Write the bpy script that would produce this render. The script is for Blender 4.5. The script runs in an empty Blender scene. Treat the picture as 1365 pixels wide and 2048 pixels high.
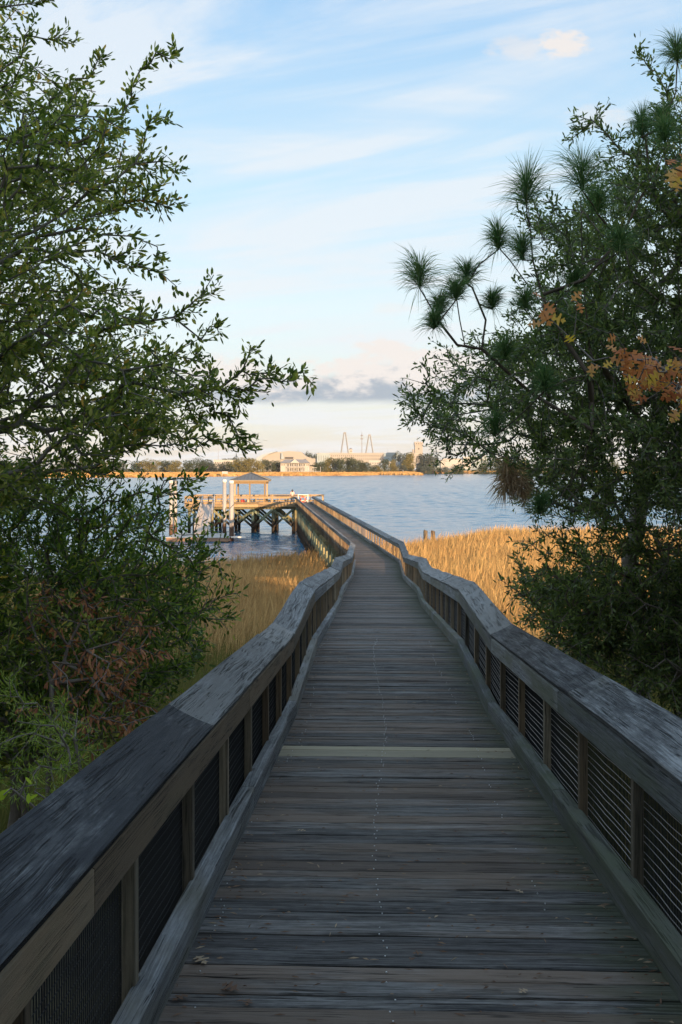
import bpy, math, random
import numpy as np
from mathutils import Vector, Matrix, Euler
R = math.radians
SC = bpy.context.scene
COL = SC.collection
random.seed(7)
rng = np.random.default_rng(11)

# ------------------------------------------------------------------ camera
F = 1950.0; CX = 682.5; HY = 938.0; ZC = 7.3      # water surface is z = 0
cam = bpy.data.cameras.new('camera')
cam.sensor_fit = 'VERTICAL'; cam.sensor_height = 36; cam.sensor_width = 24
cam.lens = F / 2048 * 36; cam.shift_y = -86.0 / 2048
cam.clip_start = .05; cam.clip_end = 30000
camo = bpy.data.objects.new('camera', cam); COL.objects.link(camo)
camo.location = (0, 0, ZC); camo.rotation_euler = (R(90), 0, 0)
SC.camera = camo
SC.view_settings.view_transform = 'Standard'; SC.view_settings.look = 'None'
SC.view_settings.gamma = 1; SC.view_settings.exposure = 1.78
SC.view_settings.use_curve_mapping = False
SC.cycles.max_bounces = 8; SC.cycles.transparent_max_bounces = 8; SC.cycles.diffuse_bounces = 3
SC.cycles.volume_bounces = 1
SC.cycles.use_denoising = True; SC.cycles.denoising_input_passes = 'RGB_ALBEDO_NORMAL'; SC.cycles.denoising_prefilter = 'ACCURATE'

def P(x, y, Y):                     # a point at depth Y seen at a photo position
    return Vector(((x - CX) / F * Y, Y, ZC + (HY - y) / F * Y))

# ------------------------------------------------------------------ node helper
class NT:
    def __init__(s, tree):
        s.t = tree; s.n = tree.nodes; s.l = tree.links
    def new(s, typ, **kw):
        nd = s.n.new(typ)
        for k, v in kw.items(): setattr(nd, k, v)
        return nd
    def put(s, sock, v):
        if isinstance(v, bpy.types.NodeSocket): s.l.new(v, sock)
        elif v is not None: sock.default_value = v
    def m(s, op, a, b=None, c=None, clamp=False):
        nd = s.new('ShaderNodeMath', operation=op); nd.use_clamp = clamp
        s.put(nd.inputs[0], a); s.put(nd.inputs[1], b)
        if c is not None: s.put(nd.inputs[2], c)
        return nd.outputs[0]
    def vm(s, op, a, b=None):
        nd = s.new('ShaderNodeVectorMath', operation=op)
        s.put(nd.inputs[0], a); s.put(nd.inputs[1], b)
        return nd.outputs[0]
    def sm(s, v, a, b):             # smoothstep of v between a and b
        nd = s.new('ShaderNodeMapRange', interpolation_type='SMOOTHSTEP')
        s.put(nd.inputs[0], v); s.put(nd.inputs[1], a); s.put(nd.inputs[2], b)
        return nd.outputs[0]
    def noise(s, vec, scale, detail=4, rough=.55, dist=0):
        nd = s.new('ShaderNodeTexNoise'); s.put(nd.inputs['Vector'], vec)
        nd.inputs['Scale'].default_value = scale; nd.inputs['Detail'].default_value = detail
        nd.inputs['Roughness'].default_value = rough; nd.inputs['Distortion'].default_value = dist
        return nd.outputs[0]
    def mul(s, vec, xyz): return s.vm('MULTIPLY', vec, xyz)
    def mix(s, f, a, b, mode='MIX'):
        nd = s.new('ShaderNodeMix', data_type='RGBA', blend_type=mode)
        s.put(nd.inputs[0], f)
        for i, v in ((6, a), (7, b)):
            if isinstance(v, (tuple, list)) and len(v) == 3: v = (*v, 1)
            s.put(nd.inputs[i], v)
        return nd.outputs[2]
    def attr(s, name, out='Fac'):
        nd = s.new('ShaderNodeAttribute', attribute_name=name); return nd.outputs[out]
    def ramp(s, f, stops, interp='LINEAR'):
        nd = s.new('ShaderNodeValToRGB'); s.put(nd.inputs[0], f); cr = nd.color_ramp; cr.interpolation = interp
        while len(cr.elements) < len(stops): cr.elements.new(.5)
        for e, (p, c) in zip(cr.elements, stops):
            e.position = p; e.color = (*c, 1) if len(c) == 3 else c
        return nd.outputs[0]
    def bump(s, h, strength, dist):
        nd = s.new('ShaderNodeBump'); s.put(nd.inputs['Height'], h)
        nd.inputs['Strength'].default_value = strength; nd.inputs['Distance'].default_value = dist
        return nd.outputs[0]

# ------------------------------------------------------------------ sky and sun
SUN_HEAD, SUN_EL = R(-23.4), R(5.6)
world = bpy.data.worlds.new('World'); SC.world = world; world.use_nodes = True
w = NT(world.node_tree); w.n.clear()
sky = w.new('ShaderNodeTexSky', sky_type='NISHITA'); sky.sun_disc = False
sky.sun_elevation = SUN_EL; sky.sun_rotation = math.pi + SUN_HEAD
sky.air_density = 1.0; sky.dust_density = 1.0; sky.ozone_density = 1.6
tc = w.new('ShaderNodeTexCoord').outputs['Generated']
sep = w.new('ShaderNodeSeparateXYZ'); w.put(sep.inputs[0], tc)
dx, dy, dz = sep.outputs
ydiv = w.m('MAXIMUM', dy, .05)
az = w.m('DIVIDE', dx, ydiv)        # tangent of bearing, ahead only
el = w.m('DIVIDE', dz, ydiv)
up = w.m('ADD', w.m('MAXIMUM', dz, 0), .10)
comb = w.new('ShaderNodeCombineXYZ')
w.put(comb.inputs[0], w.m('DIVIDE', dx, up)); w.put(comb.inputs[1], w.m('DIVIDE', dy, up))
plane = comb.outputs[0]
# high thin cirrus
c1 = w.noise(w.mul(plane, (.75, 1.1, 1)), 1.0, 8, .58, .6)
rotm = w.new('ShaderNodeMapping'); rotm.inputs['Rotation'].default_value = (0, 0, R(28)); w.put(rotm.inputs[0], plane)
c2 = w.noise(w.mul(rotm.outputs[0], (.55, 2.4, 1)), .9, 9, .62, .9)
cir = w.m('MULTIPLY', w.sm(c1, .34, .64), w.sm(c2, .36, .64))
cir = w.m('MULTIPLY', cir, 1.6, clamp=True)
hazeband = w.m('SUBTRACT', 1, w.sm(dz, 0.0, .36))
def sky_mix(base):
    col = base
    col = w.mix(.16, col, (1, 1, 1))
    return col
K = 1.0
grad = w.ramp(w.m('MAXIMUM', dz, 0), [(0, (1.34, 1.31, 1.28)), (.05, (1.46, 1.48, 1.48)), (.16, (1.46, 1.68, 1.80)), (.28, (1.10, 1.54, 1.86)), (.44, (.74, 1.22, 1.78)), (.7, (.85, 1.42, 2.1)), (1, (.80, 1.35, 2.0))])
skyc = w.mix(w.m('ADD', .42, w.m('MULTIPLY', w.sm(dy, -.35, .05), .46)), sky.outputs[0], grad)
# cumulus bank low over the town, and one small cloud high on the right
cvec = w.new('ShaderNodeCombineXYZ'); w.put(cvec.inputs[0], az); w.put(cvec.inputs[1], w.m('MULTIPLY', el, 2.2))
cn = w.noise(cvec.outputs[0], 16, 7, .58, .2)
cb = w.noise(cvec.outputs[0], 5, 3, .5)
cf = w.noise(cvec.outputs[0], 42, 8, .62, .3)
topl = w.m('ADD', .092, w.m('ADD', w.m('MULTIPLY', w.m('SUBTRACT', cb, .42), .14), w.m('MULTIPLY', w.sm(az, -.03, .07), .016)))
topl = w.m('ADD', topl, w.m('ADD', w.m('MULTIPLY', w.m('SUBTRACT', cn, .5), .08), w.m('MULTIPLY', w.m('SUBTRACT', cf, .5), .05)))
bank = w.m('MULTIPLY', w.sm(w.m('ADD', el, w.m('MULTIPLY', w.m('SUBTRACT', cn, .5), .012)), .064, .074), w.m('SUBTRACT', 1, w.sm(w.m('SUBTRACT', el, topl), -.006, .012)))
bank = w.m('MULTIPLY', bank, w.m('MULTIPLY', w.sm(az, -.30, -.06), w.m('SUBTRACT', 1, w.sm(az, .10, .30))))
def blob(a0, e0, ra, re, soft=.35):
    u = w.m('DIVIDE', w.m('SUBTRACT', az, a0), ra); v = w.m('DIVIDE', w.m('SUBTRACT', el, e0), re)
    d = w.m('ADD', w.m('MULTIPLY', u, u), w.m('MULTIPLY', v, v))
    d = w.m('ADD', d, w.m('ADD', w.m('MULTIPLY', w.m('SUBTRACT', cn, .5), 2.6), w.m('MULTIPLY', w.m('SUBTRACT', cf, .5), 4.2)))
    return w.m('SUBTRACT', 1, w.sm(d, .1, 1.1 + soft))
small = w.m('MULTIPLY', blob(.228, .437, .026, .014, .3), .95)
wisp = w.m('MULTIPLY', blob(.18, .432, .030, .012, .6), .5)
wisp2 = w.m('MULTIPLY', blob(.055, .165, .020, .006, .6), .35)
wisp3 = w.m('MULTIPLY', blob(.262, .36, .03, .012, .6), .4)
for k in (wisp, wisp2, wisp3): small = w.m('MAXIMUM', small, k)
cum = w.m('MAXIMUM', bank, small, clamp=True)
lit = w.sm(w.m('ADD', w.m('SUBTRACT', el, .083), w.m('ADD', w.m('MULTIPLY', w.m('SUBTRACT', cn, .5), .08), w.m('MULTIPLY', w.m('SUBTRACT', cf, .5), .07))), -.010, .016)
SKY_GAIN = w.new('ShaderNodeValue'); SKY_GAIN.outputs[0].default_value = 1.0
CLOUD_W = (1.68, 1.77, 1.86); CLOUD_LIT = (1.80, 1.68, 1.60); CLOUD_SH = (.78, .93, 1.10)
col = w.mix(w.m('MULTIPLY', cir, .75), skyc, CLOUD_W)
cumc = w.mix(lit, CLOUD_SH, CLOUD_LIT)
col = w.mix(w.m('MULTIPLY', cum, .95), col, cumc)
bg = w.new('ShaderNodeBackground'); w.put(bg.inputs[0], col); bg.inputs[1].default_value = .15
wo = w.new('ShaderNodeOutputWorld'); w.l.new(bg.outputs[0], wo.inputs[0])

sun = bpy.data.lights.new('sun', 'SUN'); sun.energy = 2.7; sun.angle = R(.53); sun.color = (1, .63, .33)
suno = bpy.data.objects.new('sun', sun); COL.objects.link(suno)
TRAVEL = Vector((math.sin(SUN_HEAD) * math.cos(SUN_EL), math.cos(SUN_HEAD) * math.cos(SUN_EL), -math.sin(SUN_EL)))
suno.rotation_euler = TRAVEL.to_track_quat('-Z', 'Y').to_euler(); suno.location = (20, -40, 30)

# ------------------------------------------------------------------ object helpers
def tag(o, label=None, cat=None, group=None, kind=None):
    if label: o['label'] = label
    if cat: o['category'] = cat
    if group: o['group'] = group
    if kind: o['kind'] = kind
    return o
def empty(name, loc=(0, 0, 0), rz=0):
    o = bpy.data.objects.new(name, None); COL.objects.link(o)
    o.location = loc; o.rotation_euler = (0, 0, rz); o.empty_display_size = .2
    return o
def link_mesh(name, me, mat, parent=None):
    if mat is not None:
        for mm in (mat if isinstance(mat, (list, tuple)) else [mat]): me.materials.append(mm)
    o = bpy.data.objects.new(name, me); COL.objects.link(o)
    if parent is not None: o.parent = parent
    return o
def set_attr(me, name, arr, typ='FLOAT'):
    a = me.attributes.new(name, typ, 'POINT')
    a.data.foreach_set('vector' if typ == 'FLOAT_VECTOR' else 'value', np.asarray(arr, dtype=np.float32).ravel())
def np_mesh(name, V, T, mat, parent=None, attrs=None, smooth=False):
    me = bpy.data.meshes.new(name)
    V = np.asarray(V, dtype=np.float32); T = np.asarray(T, dtype=np.int32); k = T.shape[1]
    me.vertices.add(len(V)); me.vertices.foreach_set('co', V.ravel())
    me.loops.add(T.size); me.loops.foreach_set('vertex_index', T.ravel())
    me.polygons.add(len(T)); me.polygons.foreach_set('loop_start', np.arange(0, T.size, k, dtype=np.int32))
    me.polygons.foreach_set('loop_total', np.full(len(T), k, dtype=np.int32))
    if smooth: me.polygons.foreach_set('use_smooth', np.ones(len(T), dtype=bool))
    me.update(calc_edges=True)
    for nm, a in (attrs or {}).items(): set_attr(me, nm, a, 'FLOAT_VECTOR' if np.ndim(a) == 2 else 'FLOAT')
    return link_mesh(name, me, mat, parent)
def copy_tree(o, parent=None, kids=None):
    c = o.copy(); COL.objects.link(c); c.parent = parent
    for ch in list(o.children): copy_tree(ch, c)
    return c

class MB:
    """collects lofted timbers, tubes and boxes; keeps grain coordinates for the wood material"""
    def __init__(s):
        s.v = []; s.f = []; s.g = []; s.r = []; s.st = []; s.ms = []; s.mi = []; s.smooth = []
    def loft(s, rings, lens=None, st=0, ms=0, rnd=None, caps=True, smooth=False, mi=0):
        n = len(rings[0]); b = len(s.v); rnd = random.random() if rnd is None else rnd
        off = Vector((random.random() * 50, random.random() * 50, random.random() * 50))
        L = 0; prev = None
        for i, ring in enumerate(rings):
            c = sum((Vector(p) for p in ring), Vector()) / n
            if prev is not None: L += (c - prev).length
            prev = c
            acc = 0
            for j, p in enumerate(ring):
                if j: acc += (Vector(p) - Vector(ring[j - 1])).length
                s.v.append(tuple(p)); s.g.append((off.x + L, off.y + acc, off.z))
                s.r.append(rnd); s.st.append(st[i] if isinstance(st, (list, tuple)) else st)
                s.ms.append(ms[j] if isinstance(ms, (list, tuple)) else ms)
        for i in range(len(rings) - 1):
            for j in range(n):
                j2 = (j + 1) % n
                s.f.append((b + i * n + j, b + i * n + j2, b + (i + 1) * n + j2, b + (i + 1) * n + j)); s.smooth.append(smooth); s.mi.append(mi)
        if caps:
            s.f.append(tuple(b + j for j in range(n))[::-1]); s.f.append(tuple(b + (len(rings) - 1) * n + j for j in range(n)))
            s.smooth += [False, False]; s.mi += [mi, mi]
    def bar(s, a, b, wd, h, side=None, ch=0, **k):      # rectangular timber a -> b centred on the axis
        a = Vector(a); b = Vector(b); d = (b - a).normalized()
        if side is None: side = Vector((1, 0, 0)) if abs(d.x) < .9 else Vector((0, 1, 0))
        side = (Vector(side) - d * d.dot(Vector(side))).normalized(); u = side.cross(d)
        w2, h2 = wd / 2, h / 2
        if ch: pr = [(-w2 + ch, -h2), (w2 - ch, -h2), (w2, -h2 + ch), (w2, h2 - ch), (w2 - ch, h2), (-w2 + ch, h2), (-w2, h2 - ch), (-w2, -h2 + ch)]
        else: pr = [(-w2, -h2), (w2, -h2), (w2, h2), (-w2, h2)]
        s.loft([[o + side * x + u * y for x, y in pr] for o in (a, b)], **k)
    def box(s, x0, x1, y0, y1, z0, z1, **k):
        s.bar(((x0 + x1) / 2, (y0 + y1) / 2, z0), ((x0 + x1) / 2, (y0 + y1) / 2, z1), abs(x1 - x0), abs(y1 - y0), side=(1, 0, 0), **k)
    def tube(s, pts, rad, n=8, **k):
        pts = [Vector(p) for p in pts]
        if not isinstance(rad, (list, tuple)): rad = [rad] * len(pts)
        rings = []; ref = None
        for i, p in enumerate(pts):
            d = (pts[min(i + 1, len(pts) - 1)] - pts[max(i - 1, 0)])
            d = d.normalized() if d.length > 1e-9 else Vector((0, 0, 1))
            if ref is None: ref = Vector((1, 0, 0)) if abs(d.x) < .9 else Vector((0, 1, 0))
            sd = (ref - d * d.dot(ref)).normalized(); ref = sd; u = d.cross(sd)
            rings.append([p + (sd * math.cos(a) + u * math.sin(a)) * rad[i] for a in [2 * math.pi * q / n for q in range(n)]])
        k.setdefault('smooth', True)
        s.loft(rings, **k)
    def poly(s, pts, mi=0):
        b = len(s.v)
        for p in pts:
            s.v.append(tuple(p)); s.g.append(tuple(p)); s.r.append(.5); s.st.append(0); s.ms.append(0)
        s.f.append(tuple(range(b, b + len(pts)))); s.smooth.append(False); s.mi.append(mi)
    def build(s, name, mat, parent=None):
        me = bpy.data.meshes.new(name); me.from_pydata(s.v, [], s.f)
        me.polygons.foreach_set('use_smooth', s.smooth); me.polygons.foreach_set('material_index', s.mi)
        set_attr(me, 'gc', s.g, 'FLOAT_VECTOR'); set_attr(me, 'rnd', s.r); set_attr(me, 'st', s.st); set_attr(me, 'ms', s.ms)
        me.update()
        return link_mesh(name, me, mat, parent)

# ------------------------------------------------------------------ materials
def mat(name):
    m_ = bpy.data.materials.new(name); m_.use_nodes = True
    t = NT(m_.node_tree); bs = t.n['Principled BSDF']
    return m_, t, bs
def plain(name, c, rough=.7, metal=0, var=.15, scale=3, bump=0):
    m_, t, bs = mat(name)
    tcn = t.new('ShaderNodeTexCoord').outputs['Object']
    nz = t.noise(tcn, scale, 5)
    a = tuple(max(0, q * (1 - var)) for q in c); b = tuple(min(1, q * (1 + var)) for q in c)
    t.put(bs.inputs['Base Color'], t.mix(nz, a, b)); bs.inputs['Roughness'].default_value = rough; bs.inputs['Metallic'].default_value = metal
    if bump: t.put(bs.inputs['Normal'], t.bump(nz, bump, .02))
    return m_
def wood(name, dark, light, brown, stain=(.012, .014, .02), moss=(.07, .09, .04), bump=.6, rough=.75, tide=False, crack=True, cd=1.0):
    m_, t, bs = mat(name)
    gc = t.attr('gc', 'Vector'); rnd = t.attr('rnd'); st = t.attr('st'); ms = t.attr('ms')
    warp = t.noise(t.mul(gc, (1.3, 5, 4)), 1, 3, .5)
    wv = t.new('ShaderNodeCombineXYZ'); t.put(wv.inputs[1], t.m('MULTIPLY', warp, .05)); g2 = t.vm('ADD', gc, wv.outputs[0])
    fine = t.noise(t.mul(g2, (2.6, 130, 30)), 1, 5, .7, .1)
    mid = t.noise(t.mul(g2, (1.1, 30, 9)), 1, 6, .65, .5)
    broad = t.noise(t.mul(gc, (1.5, 4.0, 2)), 1, 5, .6)
    fleck = t.noise(t.mul(gc, (14, 40, 20)), 1, 4, .7)
    v = t.m('ADD', t.m('ADD', t.m('MULTIPLY', fine, .40), t.m('MULTIPLY', mid, .42)), t.m('MULTIPLY', fleck, .18))
    c = t.mix(t.sm(v, .37, .66), dark, light)
    c = t.mix(t.m('MULTIPLY', t.sm(t.m('ADD', broad, t.m('MULTIPLY', rnd, .35)), .50, .85), .8), c, brown)
    c = t.mix(1, c, t.ramp(t.m('FRACT', t.m('MULTIPLY', rnd, 7.31)), [(0, (.55, .55, .57)), (.5, (.9, .9, .9)), (1, (1.3, 1.3, 1.3))]), 'MULTIPLY')
    vor = t.new('ShaderNodeTexVoronoi'); t.put(vor.inputs['Vector'], t.mul(gc, (1.5, 5.5, .3))); vor.inputs['Scale'].default_value = 1
    kn = t.m('SUBTRACT', 1, t.sm(vor.outputs['Distance'], .03, .10))
    c = t.mix(t.m('MULTIPLY', kn, .75), c, tuple(q * .35 for q in dark))
    ckm = 0
    if crack:
        ck = t.noise(t.mul(g2, (.8 * cd, 70 * cd, 7)), 1, 3, .5, .25)
        ckm = t.m('SUBTRACT', 1, t.sm(t.m('ABSOLUTE', t.m('SUBTRACT', ck, .5)), .004, .026))
        ckm = t.m('MULTIPLY', ckm, t.sm(t.noise(t.mul(gc, (2.2, 9, 5)), 1, 4, .6), .46, .54))
        c = t.mix(t.m('MULTIPLY', ckm, .92), c, tuple(q * .12 for q in dark))
    if stain:
        sb = t.m('ADD', t.m('MULTIPLY', t.noise(t.mul(gc, (1.7, 6, 2)), 1, 6, .7, .5), .6), t.m('MULTIPLY', t.noise(t.mul(gc, (2.6, 38, 2)), 1, 5, .7, .2), .4))
        sm_ = t.sm(t.m('ADD', st, t.m('MULTIPLY', t.m('SUBTRACT', sb, .5), 2.6)), .25, .95)
        sm_ = t.m('MULTIPLY', sm_, t.sm(st, .02, .15))
        c = t.mix(t.m('MULTIPLY', sm_, t.m('ADD', .62, t.m('MULTIPLY', mid, .5), None, True)), c, stain)
    if moss:
        mm = t.sm(t.m('ADD', ms, t.m('MULTIPLY', t.m('SUBTRACT', broad, .5), 1.2)), .3, .9)
        c = t.mix(t.m('MULTIPLY', mm, .7), c, moss)
    if tide:
        geo = t.new('ShaderNodeNewGeometry'); sp = t.new('ShaderNodeSeparateXYZ'); t.put(sp.inputs[0], geo.outputs['Position'])
        zz = t.m('ADD', sp.outputs[2], t.m('MULTIPLY', t.m('SUBTRACT', t.noise(geo.outputs['Position'], 2.2, 4), .5), .9))
        c = t.mix(t.m('SUBTRACT', 1, t.sm(zz, 1.2, 1.6)), c, (.035, .026, .018))
    t.put(bs.inputs['Base Color'], c)
    t.put(bs.inputs['Roughness'], t.m('ADD', rough - .1, t.m('MULTIPLY', mid, .25)))
    bs.inputs['Specular IOR Level'].default_value = .3
    h = t.m('ADD', t.m('MULTIPLY', fine, .6), t.m('MULTIPLY', mid, .7))
    if crack: h = t.m('SUBTRACT', h, t.m('MULTIPLY', ckm, 1.1))
    t.put(bs.inputs['Normal'], t.bump(h, bump, .008))
    return m_
M = {}
M['deck'] = wood('weathered_deck_wood', (.030, .028, .027), (.255, .245, .235), (.16, .115, .085), moss=(.05, .065, .03), bump=.9)
M['rail'] = wood('weathered_rail_wood', (.075, .08, .085), (.34, .35, .36), (.16, .15, .125), bump=1.0, cd=.8)
M['cap'] = wood('weathered_cap_wood', (.085, .087, .09), (.37, .38, .385), (.22, .215, .205), bump=1.1, cd=1.0)
M['post'] = wood('post_wood', (.10, .085, .062), (.27, .22, .155), (.24, .165, .10), moss=(.10, .11, .06))
M['newboard'] = wood('pale_new_wood', (.30, .265, .18), (.46, .41, .29), (.38, .32, .22), moss=None, crack=False)
M['pierwood'] = wood('platform_wood', (.28, .205, .115), (.50, .38, .225), (.38, .27, .15), bump=.4)
M['pile'] = wood('treated_piling_wood', (.12, .15, .10), (.30, .35, .25), (.30, .25, .13), tide=True, moss=(.10, .16, .10))
M['wire'] = plain('black_mesh_wire', (.006, .006, .007), .8)
M['galv'] = plain('grey_wire', (.20, .19, .18), .5, .0)
M['screw'] = plain('screw_metal', (.62, .62, .62), .35, .5)
M['white'] = plain('white_plastic', (.74, .72, .68), .4)
M['alu'] = plain('aluminium', (.50, .50, .50), .35, .4)
M['concrete'] = plain('float_concrete', (.46, .44, .41), .8)
M['roofmetal'] = plain('grey_roof_metal', (.13, .14, .15), .5, .2)

# ------------------------------------------------------------------ walkway path
ZK = [(-9, 6.05), (-4.2, 6.04), (0, 5.70), (9.2, 4.97), (12.6, 4.97), (22, 4.22), (24.2, 4.22), (35.3, 3.33), (200, 3.33)]
YB = 41.2
def zdeck(Y): return float(np.interp(Y, [a for a, b in ZK], [b for a, b in ZK]))
S1 = Vector((1, -.0328, 0)).normalized(); S2 = Vector((1, .0818, 0)).normalized()
def path(Y):
    if Y < YB: x = .18 + .0328 * Y
    else: x = .18 + .0328 * YB - .0818 * (Y - YB)
    if abs(Y - YB) < .01: sd = (S1 + S2).normalized()
    else: sd = S1 if Y < YB else S2
    return Vector((x, Y, zdeck(Y))), sd
def pt(Y, s, z):
    c, sd = path(Y); p = c + sd * s; p.z += z; return p
YEND = 110.0
breaks = [9.2, 12.6, 22, 24.2, 35.3, YB]
def runs(y0, y1, step):             # board runs that also split at the knees of the ramp
    ks = [y0] + [b for b in breaks if y0 < b < y1] + [y1]; out = []
    for a, b in zip(ks, ks[1:]):
        n = max(1, round((b - a) / step)); out += [(a + (b - a) * i / n, a + (b - a) * (i + 1) / n) for i in range(n)]
    return out

bw = empty('boardwalk', (0, 0, 0))
tag(bw, 'long weathered grey timber boardwalk ramping down and bending out over the marsh to the water', 'boardwalk')
# deck planks
mb = MB(); nb = MB(); Y = -5.0; k = 0
while Y < 118.0:
    wd = random.choice((.092, .115, .14, .14, .14)) if Y < 60 else .29
    is_new = 7.52 < Y < 7.70
    if 7.40 < Y + wd / 2 < 7.52: pass
    if Y <= 7.50 < Y + wd: is_new = True; wd = .235
    gap = .0065 + random.random() ** 2 * .006
    z0 = random.uniform(-.003, .003); tl = random.uniform(-.002, .002)
    near = Y < 16; nseg = 8 if near else 2
    rings = []
    e0 = -.955 + random.uniform(-.008, .008); e1 = .955 + random.uniform(-.008, .008)
    jt = [random.uniform(-.0018, .0018) for _ in range(nseg + 1)]
    yb = [random.uniform(-.0015, .0015) for _ in range(nseg + 1)]
    mid_ = .5 if not YB - .2 < Y < YB else .5
    for i in range(nseg + 1):
        s_ = e0 + (e1 - e0) * i / nseg
        ch = .005
        pr = [(0, -ch), (ch, 0), (wd * .5, .0005), (wd - ch, 0), (wd, -ch), (wd, -.036), (0, -.036)] if near else [(0, 0), (wd, 0), (wd, -.036), (0, -.036)]
        rings.append([pt(Y + q + (yb[i] if near else 0), s_, z + z0 + tl * q / wd + (jt[i] if near else 0)) for q, z in pr])
    msl = 0
    tgt = nb if is_new else mb
    tgt.loft(rings, rnd=random.random(), st=[.0 if random.random() < .9 else .35] * len(rings))
    # moss toward the right edge of the planks
    n = len(rings[0])
    for i in range(nseg + 1):
        s_ = e0 + (e1 - e0) * i / nseg
        mv = max(0, (s_ - .35) / .5) * .72 + max(0, (-s_ - .7) / .3) * .25
        for j in range(n): tgt.ms[-(nseg + 1) * n + i * n + j] = mv
    Y += wd + gap; k += 1
mb.build('deck', M['deck'], bw)
o = nb.build('replacement_plank', M['newboard'], bw); tag(o, 'pale new plank across the grey deck')
# screw heads
mb = MB(); Y = 1.5
while Y < 14:
    for s_ in (-.12, -.82, .62):
        if s_ != -.12 and random.random() < .6: continue
        for q in (.03, .10):
            c = pt(Y + q + random.uniform(-.012, .012), s_ + random.uniform(-.015, .015) + .05 * math.sin(Y * .9), .0035)
            if random.random() < .2: continue
            r_ = .0031
            mb.loft([[c + Vector((r_ * math.cos(a), r_ * math.sin(a), h)) for a in [math.pi * j / 3 for j in range(6)]] for h in (-.003, .0012)])
    Y += .146
o = mb.build('screw_head', M['screw'], bw); o['kind'] = 'stuff'

POST = []; BRD = []
for sg in (-1, 1):
    L = sg < 0
    # toe board
    for (a, b) in runs(-4, YEND + (5 if not L else 0), 3.4):
        m_ = MB(); nn = 6; rg = []
        wob = random.uniform(-.006, .006)
        for i in range(nn + 1):
            yy = a + .004 + (b - a - .008) * i / nn; zz = .012 + wob * math.sin(i / nn * 3.1)
            pr = [(.900, 0), (.985, 0), (.985, .118), (.977, .126), (.908, .126), (.900, .118)]
            rg.append([pt(yy, sg * s_, z + zz * (1 if z else .2)) for s_, z in pr])
        if not L: rg = [r[::-1] for r in rg]
        m_.loft(rg, ms=.30 if L else (.62 if a < 26 else .4), st=.12)
        BRD.append(('toe_board', m_, M['rail'], a))
    # inner rail board, outer rail board, cap
    for (a, b) in runs(-4, YEND + (3 if not L else 0), 3.3):
        m_ = MB(); nn = 6; rg = []
        for i in range(nn + 1):
            yy = a + .003 + (b - a - .006) * i / nn
            pr = [(.930, .605), (.968, .605), (.968, .745), (.930, .727)]
            rg.append([pt(yy, sg * s_, z) for s_, z in pr])
        if not L: rg = [r[::-1] for r in rg]
        m_.loft(rg, ms=.30 if L else .52, st=.15)
        BRD.append(('rail_board', m_, M['post'] if L and a < 12 else M['rail'], a))
        m_ = MB()
        rg = [[pt(yy, sg * s_, z) for s_, z in [(1.062, .66), (1.10, .66), (1.10, .812), (1.062, .794)]] for yy in (a + .003, b - .003)]
        if not L: rg = [r[::-1] for r in rg]
        m_.loft(rg, ms=.3); BRD.append(('outer_rail_board', m_, M['rail'], a))
    js = [(-4, .9), (.9, 4.49), (4.49, 8.0), (8.0, 9.2), (9.2, 12.6)] if L else [(-4, 1.9), (1.9, 5.56), (5.56, 9.2), (9.2, 12.6)]
    js += [r for r in runs(12.6, YEND + (3 if not L else 0), 3.4)]
    for idx, (a, b) in enumerate(js):
        m_ = MB(); nn = 12; rg = []; stl = []
        cup = random.uniform(.003, .010); tw = random.uniform(-.006, .006); sh = random.uniform(-.006, .006)
        for i in range(nn + 1):
            u = i / nn; yy = a + .003 + (b - a - .006) * u
            dz_ = tw * (u - .5) * 2 + .004 * math.sin(u * 9 + idx * 2)
            ds = sh + .004 * math.sin(u * 7 + idx)
            top = [(0, 0, -.006), (.006, .003, 0), (.07, .033, -cup * .8), (.14, .067, -cup * .8), (.204, .097, 0), (.21, .10, -.006)]
            pr = [(.92 + ds + q + .0, .775 + z + dz_ + e) for q, z, e in top]
            pr += [(.92 + ds + .228, .835 + dz_), (.92 + ds + .018, .735 + dz_)]
            rg.append([pt(yy, sg * s_, z) for s_, z in pr])
            st_ = .12
            if L and b <= 4.6: st_ = 1.12 - .30 * math.sin(u * 5.5 + idx * 2) ** 2
            if L and 4.4 < a < 9: st_ = .10
            if not L and 5.5 < a < 9: st_ = .66
            if not L and b < 5.7: st_ = .25 + .35 * u
            if a > 12: st_ = random.choice((.15, .3))
            stl.append(st_)
        if L: rg = [r[::-1] for r in rg]
        m_.loft(rg, st=stl, ms=.0 if L else .22)
        BRD.append(('cap_board', m_, M['cap'], a))
    # posts
    Y = 2.2 - 5 * 1.03 if L else 4.36 - 8 * 1.12
    while Y < YEND - .4:
        m_ = MB(); c0 = pt(Y, sg * .992, -.28); c1 = pt(Y, sg * .992, .735)
        _, sd = path(Y)
        m_.bar(c0, c1, .046 if Y < 41 else .085, .052 if Y < 41 else .08, side=sd, ch=.004, ms=.15 if L else .3)
        POST.append((Y, m_)); Y += 1.03 if L else 1.12
far_post = MB(); FB = {}
def absorb(dst, src):
    b = len(dst.v); dst.v += src.v; dst.g += src.g; dst.r += src.r; dst.st += src.st; dst.ms += src.ms; dst.smooth += src.smooth; dst.mi += src.mi
    dst.f += [tuple(i + b for i in f) for f in src.f]
POST.sort(key=lambda q: (q[0] < 1.5, q[0]))
for i, (Y, m_) in enumerate(POST):
    if i < 98: m_.build('post', M['post'], bw)
    else: absorb(far_post, m_)
o = far_post.build('post', M['post'], bw); o['kind'] = 'stuff'
for nm, m_, mt, a in BRD: m_.build(nm, mt, bw)

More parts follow.
